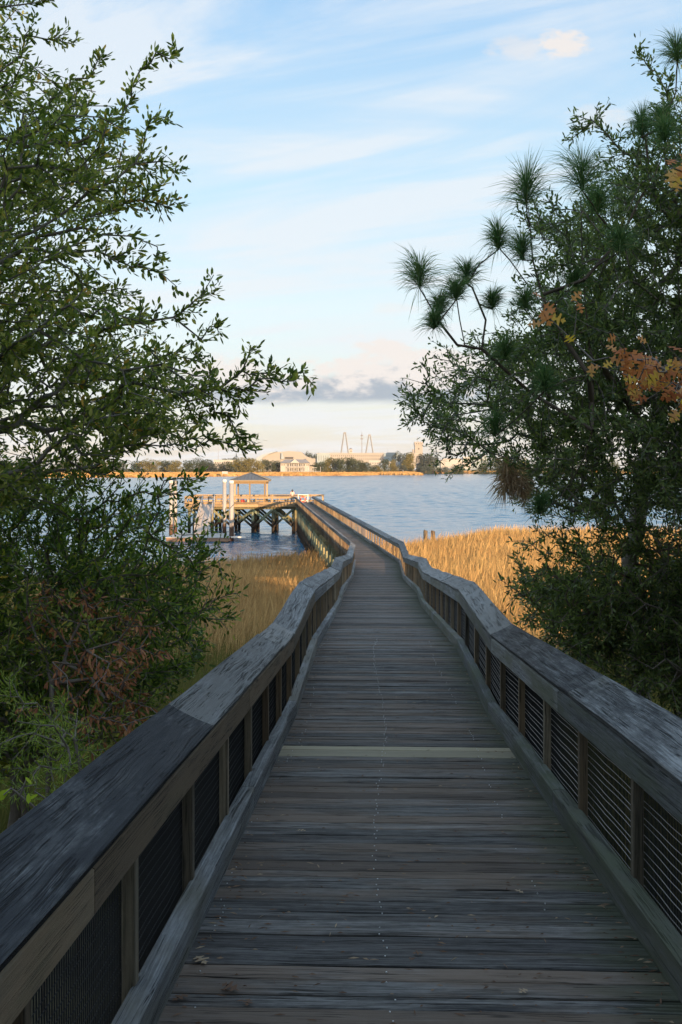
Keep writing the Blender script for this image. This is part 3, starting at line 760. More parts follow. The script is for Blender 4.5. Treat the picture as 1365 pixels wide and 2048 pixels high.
o = np_mesh('far_cordgrass', Vf, np.arange(4 * n).reshape(n, 4), M['farreed'], None, {'rnd': np.repeat(np.clip(rng.uniform(0, 1, n) * .6 + .2 + .3 * vnoise(Xf, Yf * .3, 18, 12), 0, 1), 4), 'h': np.zeros(4 * n)}); tag(o, kind='stuff')
def fmat(name, c, rough=.85): return plain(name, c, rough, 0, .08, .05)
M['bstone'] = fmat('pale_stucco', (.30, .295, .29)); M['bwhite'] = fmat('white_stucco', (.39, .395, .40)); M['bblue'] = fmat('blue_grey_panels', (.28, .36, .42))
M['broof'] = fmat('slate_roof', (.20, .21, .23)); M['bdark'] = plain('dark_window_glass', (.06, .06, .07), .25); M['bgrey'] = fmat('grey_roof', (.30, .36, .42)); M['bridge'] = fmat('bridge_concrete', (.22, .23, .24)); M['steel'] = fmat('mast_steel', (.25, .24, .24))
def X_(px, Y): return (px - CX) / F * Y
def Z_(py, Y): return ZC + (HY - py) / F * Y
def wbox(m_, x0, x1, yt, yb, Y, depth, **k): m_.box(X_(x0, Y), X_(x1, Y), Y, Y + depth, Z_(yb, Y), Z_(yt, Y), **k)
def windows(root, x0, x1, n, yt, yb, Y, wfrac=.5, name='window', mt=None, fwd=.4):
    proto = None
    for i in range(n):
        cx_ = x0 + (x1 - x0) * (i + .5) / n; hw = (x1 - x0) / n * wfrac / 2
        if proto is None:
            m_ = MB(); W = X_(cx_ + hw, Y) - X_(cx_ - hw, Y); H = Z_(yt, Y) - Z_(yb, Y)
            m_.box(-W / 2, W / 2, -fwd, .5, -H / 2, H / 2); proto = m_.build(name, mt or M['bdark'], root); o = proto
        else: o = proto.copy(); COL.objects.link(o); o.parent = root
        o.location = (X_(cx_, Y), Y, (Z_(yt, Y) + Z_(yb, Y)) / 2)

# arena with a wide shallow vault
ar = empty('arena_building'); tag(ar, 'big pale arena hall with a low curved roof and a grey-blue left end', 'building')
Y = 1500; m_ = MB()
prof = [(516, 915), (530, 909), (552, 904.5), (580, 902.5), (604, 904), (615, 914), (628, 918)]
ring = [(X_(x, Y), Z_(y, Y)) for x, y in prof]
pts = [(X_(500, Y), 0)] + ring[0:0]
outl = [(X_(524, Y), 1), (X_(524, Y), Z_(917, Y))] + [(X_(x, Y), Z_(y, Y)) for x, y in ((536, 909.5), (553, 904), (580, 902.2), (603, 904), (613, 913), (629, 917.5))] + [(X_(629, Y), 1)]
m_.loft([[(x, yy, z) for x, z in outl] for yy in (Y, Y + 90)]); m_.build('hall', M['bstone'], ar)
m_ = MB(); outl = [(X_(509, Y), 1), (X_(513, Y), Z_(917, Y)), (X_(524, Y), Z_(910, Y)), (X_(541, Y), Z_(905, Y)), (X_(554, Y), Z_(903, Y)), (X_(538, Y), Z_(908.4, Y)), (X_(525, Y), Z_(916, Y)), (X_(525, Y), 1)]
m_.loft([[(x, yy, z) for x, z in outl] for yy in (Y - 3, Y + 88)]); m_.build('roof', M['bgrey'], ar)
m_ = MB(); wbox(m_, 563, 566, 906, 918, Y - 4, 3); wbox(m_, 562.5, 568.5, 913, 918, Y - 3.5, 3); m_.build('vent_tower', M['bgrey'], ar)
m_ = MB(); wbox(m_, 571, 587, 914, 917.5, Y - 2.5, 3); m_.build('window_band', M['bdark'], ar)
m_ = MB(); wbox(m_, 613, 634.5, 917, 930, Y - 14, 12); m_.build('annex', M['bstone'], ar)
# blue grey hall
bb = empty('panel_building'); tag(bb, 'flat-roofed blue-grey building between the arena and the long barracks', 'building'); Y = 1480
m_ = MB(); wbox(m_, 634.5, 660, 907.5, 930, Y, 50); m_.build('wall', M['bblue'], bb); windows(bb, 636, 659, 5, 911, 922, Y, .25, 'window_strip', M['broof'])
m_ = MB(); wbox(m_, 634, 660.4, 906.6, 907.6, Y - .8, 52); m_.build('parapet', M['bwhite'], bb)
# barracks with crenellated parapet and small cupola tower
bk = empty('barracks'); tag(bk, 'long pale barracks with a notched parapet, rows of windows and a small cupola', 'building'); Y = 1520
m_ = MB(); wbox(m_, 660, 768, 906.5, 926, Y, 60); m_.build('wall', M['bstone'], bk)
m_ = MB(); n = 54
for i in range(n): wbox(m_, 660 + 2 * i, 661.2 + 2 * i, 905.4, 906.5, Y, .8)
m_.build('parapet', M['bstone'], bk)
windows(bk, 662, 768, 27, 910.5, 912.8, Y, .22); windows(bk, 662, 768, 27, 917, 919.3, Y, .22)
m_ = MB(); wbox(m_, 699, 705, 899, 906.5, Y - 1, 5); m_.build('tower', M['bwhite'], bk)
m_ = MB(); m_.tube([(X_(702, Y), Y + 1.5, Z_(899, Y)), (X_(702, Y), Y + 1.5, Z_(898, Y)), (X_(702, Y), Y + 1.5, Z_(895.6, Y))], [2.9, 2.6, .3], 12); m_.build('cupola_roof', M['broof'], bk)
windows(bk, 700, 704.5, 2, 901, 904, Y - 1, .35)
wb = empty('low_building'); tag(wb, 'low white building in front of the barracks, left of a round tree', 'building'); Y = 1460
m_ = MB(); wbox(m_, 738, 762, 921, 936, Y, 12); m_.build('wall', M['bwhite'], wb); m_ = MB(); wbox(m_, 737.5, 762.5, 920.3, 921, Y - .5, 13); m_.build('roof', M['bgrey'], wb); windows(wb, 740, 760, 6, 925, 928, Y, .3)
wb = empty('low_building'); tag(wb, 'low white building with a grey right wing below the bell tower trees', 'building'); Y = 1470
m_ = MB(); wbox(m_, 777, 797, 923, 936, Y, 12); m_.build('wall', M['bwhite'], wb); m_ = MB(); wbox(m_, 797, 801, 923.5, 936, Y + 1, 10); m_.build('wing', M['bblue'], wb); windows(wb, 779, 795, 4, 927, 930, Y, .3)
db = empty('far_hall'); tag(db, 'distant blue-grey hall with a stepped roof right of the barracks', 'building'); Y = 1700
m_ = MB(); wbox(m_, 769, 797, 906.5, 925, Y, 40); m_.build('wall', M['bblue'], db); windows(db, 771, 796, 10, 911, 913, Y, .4, 'window', M['broof']); m_ = MB(); wbox(m_, 775, 795, 905, 906.5, Y + 1, 30); m_.build('roof', M['bgrey'], db)
# bell tower
bt = empty('bell_tower'); tag(bt, 'square crenellated stone bell tower rising behind the trees with a flag mast', 'tower'); Y = 1600
m_ = MB(); wbox(m_, 830.2, 845.8, 890, 936, Y, 13); m_.build('shaft', M['bstone'], bt)
m_ = MB(); wbox(m_, 829.3, 846.7, 884.5, 890, Y - .8, 14.5)
for i in range(5): wbox(m_, 829.3 + 3.8 * i, 831.5 + 3.8 * i, 883, 884.5, Y - .8, 1.2); wbox(m_, 829.3 + 3.8 * i, 831.5 + 3.8 * i, 883, 884.5, Y + 12.5, 1.2)
m_.build('parapet', M['bstone'], bt)
windows(bt, 836, 840, 1, 896, 899, Y, .6); windows(bt, 831, 845, 3, 886, 888.4, Y - .8, .25)
m_ = MB(); wbox(m_, 825.5, 831, 899, 936, Y + 2, 9); m_.build('stair_turret', M['bstone'], bt)
m_ = MB(); m_.tube([(X_(836, Y), Y + 6, Z_(884, Y)), (X_(836, Y), Y + 6, Z_(873, Y))], .22, 6); m_.build('flag_mast', M['steel'], bt)
wb = empty('stone_building'); tag(wb, 'pale stone block building at the foot of the bell tower', 'building'); Y = 1570
m_ = MB(); wbox(m_, 820, 842, 908, 936, Y, 20); m_.build('wall', M['bstone'], wb); windows(wb, 833, 840, 2, 913, 917, Y, .3); m_ = MB(); wbox(m_, 819.6, 842.4, 907, 908, Y - .6, 21); m_.build('parapet', M['bwhite'], wb)
# right white building with tower
rb = empty('armory_building'); tag(rb, 'long white windowless building with a blue-grey left end and a stubby right tower', 'building'); Y = 1520
m_ = MB(); wbox(m_, 882, 928, 919.5, 938, Y, 30); m_.build('wall', M['bwhite'], rb)
m_ = MB(); wbox(m_, 863, 882, 920.5, 938, Y + 3, 30); m_.build('wing', M['bblue'], rb)
m_ = MB(); wbox(m_, 926.5, 942, 913.5, 938, Y - 2, 14); m_.build('tower', M['bwhite'], rb)
m_ = MB(); wbox(m_, 886, 926, 917, 919.5, Y + 6, 14); m_.build('roof_block', M['bstone'], rb)
windows(rb, 928.5, 938, 3, 925, 931, Y - 2, .3)
rb = empty('office_building'); tag(rb, 'grey-blue building far right behind the evergreen branches', 'building'); Y = 1560
m_ = MB(); wbox(m_, 942, 975, 912, 938, Y, 30); m_.build('wall', M['bblue'], rb); windows(rb, 944, 974, 6, 918, 921, Y, .4)
m_ = MB(); wbox(m_, 941.5, 975.5, 911, 912, Y - .6, 31); m_.build('parapet', M['bgrey'], rb)
rb = empty('long_hall'); tag(rb, 'pale low hall seen behind the trees left of the arena', 'building'); Y = 1500
m_ = MB(); wbox(m_, 428, 466, 920.5, 938, Y, 30); m_.build('wall', M['bwhite'], rb); m_ = MB(); wbox(m_, 427, 467, 919.5, 920.5, Y - .6, 31); m_.build('roof', M['bgrey'], rb); windows(rb, 430, 464, 8, 924, 927, Y, .4)
# boathouse
bh = empty('boathouse'); tag(bh, 'cream two-storey boathouse with columned porch, central pediment and slate roof', 'building'); Y = 1220
m_ = MB(); wbox(m_, 561.5, 619, 926, 943.5, Y, 14); m_.build('wall', M['bwhite'], bh)
m_ = MB(); rx = [(560.5, 926), (570, 918.8), (612, 918.8), (620, 926)]
b0 = [(X_(x, Y), Z_(y, Y)) for x, y in rx]
m_.loft([[(b0[0][0], Y - 4, b0[0][1]), (b0[3][0], Y - 4, b0[3][1]), (b0[3][0], Y + 15, b0[3][1]), (b0[0][0], Y + 15, b0[0][1])], [(b0[1][0], Y + 4, b0[1][1]), (b0[2][0], Y + 4, b0[2][1]), (b0[2][0], Y + 7, b0[2][1]), (b0[1][0], Y + 7, b0[1][1])]]); m_.build('roof', M['broof'], bh)
m_ = MB(); m_.loft([[(X_(581, Y), yy, Z_(926, Y)), (X_(600, Y), yy, Z_(926, Y)), (X_(590.3, Y), yy, Z_(918.3, Y))] for yy in (Y - 5, Y + 5)]); m_.build('pediment', M['bwhite'], bh)
for i in range(13):
    px = 575 + i * 2.95
    m_ = MB(); m_.tube([(X_(px, Y), Y - 3.6, Z_(943.5, Y)), (X_(px, Y), Y - 3.6, Z_(926, Y))], .2, 6); m_.build('column', M['bwhite'], bh)
m_ = MB(); wbox(m_, 574, 611.5, 934, 935, Y - 4, 4); m_.build('balcony', M['bwhite'], bh)
windows(bh, 575, 611, 8, 927.3, 932.5, Y, .42); windows(bh, 575, 611, 8, 936.5, 941.5, Y, .38)
windows(bh, 562.5, 571, 2, 928, 931.5, Y, .3); windows(bh, 613, 618.5, 2, 928, 931.5, Y, .3)
# white landing stage in front of it
ls = empty('landing_stage'); tag(ls, 'small white landing stage with tall posts beside the boathouse', 'jetty'); Y = 1140
m_ = MB(); wbox(m_, 603, 642, 942.2, 943, Y, 3); m_.build('deck', M['bwhite'], ls)
for px, yt in ((604, 937), (609, 935), (615.6, 933.5), (622, 938), (628, 934.5), (632, 938), (641.6, 933.5)):
    m_ = MB(); m_.tube([(X_(px, Y), Y, 0), (X_(px, Y), Y, Z_(yt, Y))], .28, 6); m_.build('post', M['bwhite'], ls)
m_ = MB(); wbox(m_, 625, 634, 935, 936, Y, 4); m_.build('canopy', M['bwhite'], ls)
# bridge towers, 4.5 km off
def bridge(xa, xb, yt, lb, Y):
    r = empty('bridge_tower'); tag(r, lb, 'bridge tower', 'paired towers of the cable-stayed bridge'); h = (xb - xa) * .5; c = (xa + xb) / 2
    for q in (-1, 1):
        m_ = MB(); a = Vector((X_(c + q * 9.0, Y), Y, Z_(925, Y))); a2 = Vector((X_(c + q * 7.2, Y), Y, Z_(906, Y))); b = Vector((X_(c + q * 1.5, Y), Y, Z_(yt + 2, Y)))
        m_.tube([a, a2, b], [3.4, 3.2, 2.6], 4, smooth=False); m_.build('leg', M['bridge'], r)
    m_ = MB(); m_.box(X_(c - 2.6, Y), X_(c + 2.6, Y), Y - 3, Y + 3, Z_(yt + 3.2, Y), Z_(yt, Y)); m_.build('crown', M['bridge'], r)
bridge(682, 698, 864.3, 'left, taller-looking A-shaped concrete bridge tower above the barracks', 4500)
bridge(732.5, 746.5, 868.8, 'right A-shaped concrete bridge tower beside the antenna mast', 4750)
# antenna mast
am = empty('antenna_mast'); tag(am, 'thin steel antenna mast with two rings of panels between the bridge towers', 'antenna mast'); Y = 1650
m_ = MB()
for q in range(3):
    a = q * 2.094; m_.tube([(X_(724, Y) + 1.1 * math.cos(a), Y + 1.1 * math.sin(a), Z_(936, Y)), (X_(724, Y) + .5 * math.cos(a), Y + .5 * math.sin(a), Z_(866, Y))], .16, 4, smooth=False)
for i in range(26):
    z0 = Z_(936, Y) + i * 2.25; r0 = 1.1 - i * .022
    for q in range(3):
        a, b = q * 2.094, (q + 1) * 2.094
        m_.tube([(X_(724, Y) + r0 * math.cos(a), Y + r0 * math.sin(a), z0), (X_(724, Y) + r0 * math.cos(b), Y + r0 * math.sin(b), z0 + 2.25)], .09, 4, smooth=False)
m_.build('lattice', M['steel'], am)
m_ = MB(); m_.tube([(X_(724, Y), Y, Z_(867, Y)), (X_(724, Y), Y, Z_(861.5, Y))], .12, 5); m_.build('whip', M['steel'], am)
for py in (871, 877.5):
    for q in range(9):
        a = q * .698; m_ = MB(); cx_, cy_ = X_(724, Y) + 1.9 * math.cos(a), Y + 1.9 * math.sin(a); m_.box(cx_ - .28, cx_ + .28, cy_ - .15, cy_ + .15, Z_(py + 1.3, Y), Z_(py - 1.3, Y)); m_.bar((X_(724, Y), Y, Z_(py, Y)), (cx_, cy_, Z_(py, Y)), .1, .1); m_.build('antenna_panel', M['steel'], am)
def mast(px, yt, yb, Y, lb, rad=.14):
    r = empty('mast'); tag(r, lb, 'mast'); m_ = MB(); m_.tube([(X_(px, Y), Y, Z_(yb, Y)), (X_(px, Y), Y, Z_(yt, Y))], [rad, rad * .5], 6); m_.build('pole', M['steel'], r)
    m_ = MB(); m_.bar((X_(px - .9, Y), Y, Z_(yt + 4, Y)), (X_(px + .9, Y), Y, Z_(yt + 4, Y)), .12, .12); m_.build('crossarm', M['steel'], r)
mast(668.5, 896, 907, 1530, 'short thin mast on the left part of the barracks roof'); mast(776, 897, 906, 1700, 'short thin mast on the distant blue-grey hall'); mast(596.3, 896, 904, 1540, 'short thin mast on the arena roof')
mast(437, 894, 925, 1600, 'thin grey mast above the trees far left, seen through oak twigs', .3)
# stakes and white hut on the far marsh
def stake(px, yt, yb, Y, lb, mt='bwhite', wd=.35):
    p = MB(); p.tube([(X_(px, Y), Y, -1), (X_(px, Y), Y, Z_(yt, Y))], wd, 6); o = p.build('channel_stake', M[mt]); tag(o, lb, 'stake', 'stakes along the far marsh edge')
stake(806.5, 939.5, 951, 1350, 'tallest white stake standing in the water off the far marsh', 'bwhite', .38)
stake(886, 944, 950, 1500, 'short pale stake at the far marsh edge, left one of the right pair'); stake(906, 944.5, 950, 1500, 'short pale stake at the far marsh edge, right one of the right pair'); stake(877, 938, 944, 1530, 'thin pale stake in the marsh below the white building')
wh = empty('marsh_hut'); tag(wh, 'small white box hut standing alone on the far orange marsh', 'hut'); Y = 930
m_ = MB(); wbox(m_, 444.5, 455.5, 943.4, 947.4, Y, 4); m_.build('wall', M['bwhite'], wh); m_ = MB(); wbox(m_, 444, 456, 942.7, 943.4, Y - .4, 4.8); m_.build('roof', M['bwhite'], wh)
for px in (445.2, 454.8): m_ = MB(); wbox(m_, px - .3, px + .3, 947.4, 951, Y + .3, .6); m_.build('leg', M['bwhite'], wh)

# far trees: a few kinds, copied
def leafmat(name, stops, gloss=.35, spec=.4, trans=.28, patchy=None):
    m_ = bpy.data.materials.new(name); m_.use_nodes = True; t = NT(m_.node_tree); t.n.clear()
    rnd = t.attr('rnd'); c = t.ramp(rnd, stops)
    p = t.new('ShaderNodeBsdfPrincipled'); t.put(p.inputs['Base Color'], c); p.inputs['Roughness'].default_value = gloss; p.inputs['Specular IOR Level'].default_value = spec
    tr = t.new('ShaderNodeBsdfTranslucent'); t.put(tr.inputs[0], t.mix(1, c, (1.1, 1.2, .7), 'MULTIPLY'))
    mx = t.new('ShaderNodeMixShader'); mx.inputs[0].default_value = trans; t.l.new(p.outputs[0], mx.inputs[1]); t.l.new(tr.outputs[0], mx.inputs[2])
    out = t.new('ShaderNodeOutputMaterial'); t.l.new(mx.outputs[0], out.inputs[0]); return m_
FK = {'dark': leafmat('far_evergreen_leaves', [(0, (.035, .055, .030)), (1, (.085, .105, .055))], .8, .1, .15),
      'olive': leafmat('far_olive_leaves', [(0, (.12, .115, .035)), (1, (.25, .215, .08))], .8, .1, .2),
      'blue': leafmat('far_grey_green_leaves', [(0, (.05, .07, .06)), (1, (.10, .12, .10))], .8, .1, .15)}
M['bark'] = plain('brown_bark', (.10, .075, .055), .9, 0, .4, 12, .5)
def card_crown(n, size, lobes, seed, flat=.8):
    r = np.random.default_rng(seed); lb = []
    for i in range(lobes):
        a = r.uniform(0, 6.28); d = r.uniform(0, .33) ; lb.append((d * math.cos(a), d * math.sin(a), .12 + .70 * ((i + .5) / lobes) + r.uniform(-.05, .05), r.uniform(.16, .24)))
    lb = np.array(lb); idx = r.integers(0, lobes, n); v = r.normal(size=(n, 3)); v /= np.linalg.norm(v, axis=1)[:, None]
    rad = r.uniform(.55, 1.08, n) ** .6
    C = lb[idx, :3] + v * (lb[idx, 3] * rad)[:, None] * [1, 1, flat]
    C[:, 2] = np.abs(C[:, 2])
    a = r.normal(size=(n, 3)); a /= np.linalg.norm(a, axis=1)[:, None]; b = np.cross(a, r.normal(size=(n, 3))); b /= np.linalg.norm(b, axis=1)[:, None]
    s_ = size * r.uniform(.5, 1.3, n)[:, None]
    V = np.stack([C - a * s_, C + b * s_ * .7, C + a * s_, C - b * s_ * .7], 1).reshape(-1, 3)
    T = np.arange(4 * n).reshape(n, 4); return V, T, np.repeat(np.clip(r.uniform(0, 1, n) * .6 + (idx % 5) * .1, 0, 1), 4)
protos = []
for kd in ('dark', 'olive', 'blue'):
    for v_ in range(2):
        V, T, rr_ = card_crown(3400, .022, 16, 40 + len(protos), .85)
        r = empty('distant_tree'); cr = np_mesh('crown', V, T, FK[kd], r, {'rnd': rr_})
        m_ = MB(); m_.tube([(0, 0, -.1), (.01, 0, .3), (-.01, .01, .7)], [.028, .022, .008], 6)
        for q in range(4):
            a = q * 1.7; m_.tube([(0, 0, .25 + .06 * q), (.14 * math.cos(a), .14 * math.sin(a), .5 + .05 * q)], [.014, .005], 5)
        m_.build('trunk', M['bark'], r); protos.append((kd, r))
ft = [(278, 920, 40, 'dark', 1250), (300, 917, 44, 'olive', 1240), (330, 918, 40, 'dark', 1260), (352, 919, 36, 'olive', 1230), (375, 918.5, 34, 'dark', 1250), (398, 921, 30, 'dark', 1260), (420, 923, 30, 'blue', 1260), (444, 924, 30, 'blue', 1270), (460, 921, 26, 'dark', 1250),
      (480, 914.5, 34, 'olive', 1150), (497, 912.5, 38, 'olive', 1140), (515, 917, 30, 'olive', 1150), (535, 916, 28, 'dark', 1250), (550, 919, 28, 'dark', 1240), (562, 921, 18, 'dark', 1240),
      (410, 915, 44, 'blue', 1600), (455, 914, 30, 'blue', 1640), (470, 911, 20, 'blue', 1650),
      (610, 903.5, 16, 'blue', 1700), (619, 901, 15, 'blue', 1700), (629, 903, 18, 'blue', 1700), (637, 905, 14, 'blue', 1700), (601, 903, 10, 'blue', 1650),
      (632, 923, 18, 'dark', 1240), (642, 920, 20, 'dark', 1240), (656, 914, 24, 'olive', 1260), (668, 913, 26, 'dark', 1260), (682, 912.5, 26, 'dark', 1250), (697, 912, 28, 'dark', 1260), (710, 914, 26, 'dark', 1250), (722, 918, 22, 'dark', 1255), (733, 921, 20, 'dark', 1250), (748, 928, 18, 'dark', 1300), (758, 930, 14, 'olive', 1300),
      (770, 914.5, 20, 'dark', 1400), (786, 917, 17, 'olive', 1420), (789, 927, 16, 'olive', 1400), (800, 901, 24, 'blue', 1480), (812, 901, 26, 'blue', 1500), (819, 903, 29, 'olive', 1440), (805, 928, 20, 'blue', 1400), (845, 903, 22, 'blue', 1480), (857, 900.5, 34, 'blue', 1450), (868, 908, 18, 'blue', 1460), (850, 929, 20, 'blue', 1380), (860, 928, 14, 'dark', 1385),
      (893, 930, 18, 'blue', 1380), (912, 927, 16, 'dark', 1400), (922, 926.5, 16, 'dark', 1400), (838, 931, 14, 'blue', 1400), (880, 932, 14, 'dark', 1390), (970, 915, 34, 'dark', 1400), (1000, 912, 34, 'dark', 1400), (1040, 915, 40, 'olive', 1400), (1080, 913, 40, 'dark', 1420), (1125, 914, 40, 'dark', 1400), (1165, 915, 40, 'blue', 1400),
      (240, 918, 40, 'dark', 1250), (205, 919, 40, 'olive', 1240), (165, 918, 40, 'dark', 1260), (125, 920, 40, 'dark', 1250), (60, 918, 50, 'dark', 1250), (0, 918, 50, 'olive', 1250), (1220, 912, 50, 'dark', 1400), (1280, 914, 50, 'dark', 1400), (1340, 914, 50, 'dark', 1400)]
KD = {'dark': 'dark', 'olive': 'olive', 'blue': 'grey'}
marks = [(330, 'far left beyond the mooring piles'), (405, 'left of the shelter, above the far marsh'), (470, 'behind the small marsh hut'), (530, 'left of the boathouse'), (575, 'beside the boathouse'), (640, 'behind the arena roof edge'), (665, 'just right of the boathouse'), (700, 'below the left bridge tower'), (740, 'in front of the barracks'), (765, 'right end of the barracks'), (800, 'between barracks and bell tower'), (830, 'just left of the bell tower'), (870, 'just right of the bell tower'), (945, 'by the long white building'), (2000, 'glimpsed behind the evergreen on the right')]
used = {}; seenl = {}; ORD = ['first', 'second', 'third', 'fourth', 'fifth', 'sixth', 'seventh', 'eighth', 'ninth', 'tenth', 'eleventh', 'twelfth']
for (px, yt, wpx, kd, Y) in ft:
    X = X_(px, Y); zb = float(far_ground(np.array([X]), np.array([float(Y)]))[0]) - .3; H = Z_(yt, Y) - zb; Wd = wpx / F * Y
    cand = [r for k_, r in protos if k_ == kd]; k_ = used.get(kd, 0); used[kd] = k_ + 1
    o = cand[k_] if k_ < len(cand) else copy_tree(cand[k_ % 2])
    o.location = (X, Y, zb); o.scale = (Wd / .72, Wd / .72, H / 1.0); o.rotation_euler = (0, 0, random.uniform(0, 6.28))
    size = 'tall' if H > 24 else ('low' if H < 12 else 'mid-height')
    where = next(w_ for x_, w_ in marks if px < x_)
    lb = f"{size} {KD[kd]} tree {where}"; lay = ['', ', a second one beside it', ', a third one beside it', ', a fourth one beside it', ', a fifth one beside it', ', a sixth one beside it', ', a seventh one']
    n_ = seenl.get(lb, 0); seenl[lb] = n_ + 1
    if n_: lb = f"{size} {KD[kd]} tree {where}, {ORD[n_]} from the left"
    tag(o, lb, 'tree', 'trees along the far shore')

# ------------------------------------------------------------------ near trees
def inside(poly, x, y):
    x = np.asarray(x); y = np.asarray(y); c = np.zeros(x.shape, bool); n = len(poly)
    for i in range(n):
        x1, y1 = poly[i]; x2, y2 = poly[i - 1]
        k = ((y1 > y) != (y2 > y)) & (x < (x2 - x1) * (y - y1) / ((y2 - y1) or 1e-9) + x1); c ^= k
    return c
def skeleton(trunk, tips, alpha=.35, seg=.22, jit=.02, droop=0, seed=0, extra=None):
    """connects each tip to the nearest branch already grown; returns nodes, parent index, leaf count below"""
    r = np.random.default_rng(seed); N = []; Pp = []; Ln = []
    for i, p in enumerate(trunk):
        p = np.array(p, float)
        if i == 0: N.append(p); Pp.append(-1); Ln.append(0); continue
        a = N[-1]; L = np.linalg.norm(p - a); k = max(1, int(L / .3)); base = len(N) - 1
        for q in range(1, k + 1):
            pp = a + (p - a) * q / k
            if q < k: pp = pp + r.normal(0, .02, 3)
            N.append(pp); Pp.append(len(N) - 2); Ln.append(Ln[-1] + L / k)
    for br in (extra or []):
        br = [np.array(p, float) for p in br]; T0 = np.array(N); j = int(np.argmin(np.linalg.norm(T0 - br[0], axis=1)))
        for p in br:
            a = N[j]; L = np.linalg.norm(p - a); k = max(1, int(L / .12))
            for q in range(1, k + 1):
                N.append(a + (p - a) * q / k); Pp.append(j); Ln.append(Ln[j] + L / k); j = len(N) - 1
    T0 = np.array(N); cap = len(N) + len(tips) * 14 + 10
    A = np.zeros((cap, 3)); LL = np.zeros(cap); A[:len(N)] = T0; LL[:len(N)] = np.array(Ln) * .5
    n = len(N); par = list(Pp); tips = np.asarray(tips)
    d = np.array([np.min(np.linalg.norm(T0 - t_, axis=1)) for t_ in tips]); order = np.argsort(d); tipidx = []
    for ti in order:
        t_ = tips[ti]; dd = np.linalg.norm(A[:n] - t_, axis=1); c = dd + alpha * LL[:n]; j = int(np.argmin(c)); L = dd[j]
        k = min(13, max(1, int(L / seg))); a = A[j].copy(); pr = j; perp = r.normal(0, 1, 3) * L * .06
        for q in range(1, k + 1):
            u = q / k; p = a + (t_ - a) * u + perp * math.sin(math.pi * u)
            p[2] += droop * L * math.sin(math.pi * u)
            if q < k: p = p + r.normal(0, jit, 3)
            A[n] = p; LL[n] = LL[pr] + L / k; par.append(pr); pr = n; n += 1
        tipidx.append(pr)
    par = np.array(par); cnt = np.zeros(n)
    cnt[tipidx] += 1
    for i in range(n - 1, 0, -1):
        if par[i] >= 0: cnt[par[i]] += cnt[i]
    return A[:n], par, np.maximum(cnt, 1), np.array(tipidx)
def tubes_from(A, par, rad, k=5):
    idx = np.where(par >= 0)[0]; idx = idx[np.linalg.norm(A[idx] - A[par[idx]], axis=1) > 1e-4]; p0 = A[par[idx]]; p1 = A[idx]; r0 = rad[par[idx]]; r1 = rad[idx]
    r0 = np.minimum(r0, r1 * 1.6)
    d = p1 - p0; L = np.linalg.norm(d, axis=1)[:, None] + 1e-9; d = d / L
    ref = np.where(np.abs(d[:, 2:3]) < .9, [[0, 0, 1.0]], [[1.0, 0, 0]]); s = np.cross(d, ref); s /= np.linalg.norm(s, axis=1)[:, None]; u = np.cross(s, d)
    p1 = p1 + d * (r1[:, None] * .3)
    an = np.arange(k) * 2 * np.pi / k; cs = np.cos(an)[None, :, None]; sn = np.sin(an)[None, :, None]
    R0 = p0[:, None] + (s[:, None] * cs + u[:, None] * sn) * r0[:, None, None]; R1 = p1[:, None] + (s[:, None] * cs + u[:, None] * sn) * r1[:, None, None]
    V = np.concatenate([R0, R1], 1).reshape(-1, 3); b = np.arange(len(idx))[:, None] * 2 * k; j = np.arange(k)[None, :]; j2 = (j + 1) % k
    T = np.stack([b + j, b + j2, b + k + j2, b + k + j], -1).reshape(-1, 4)
    return V, T
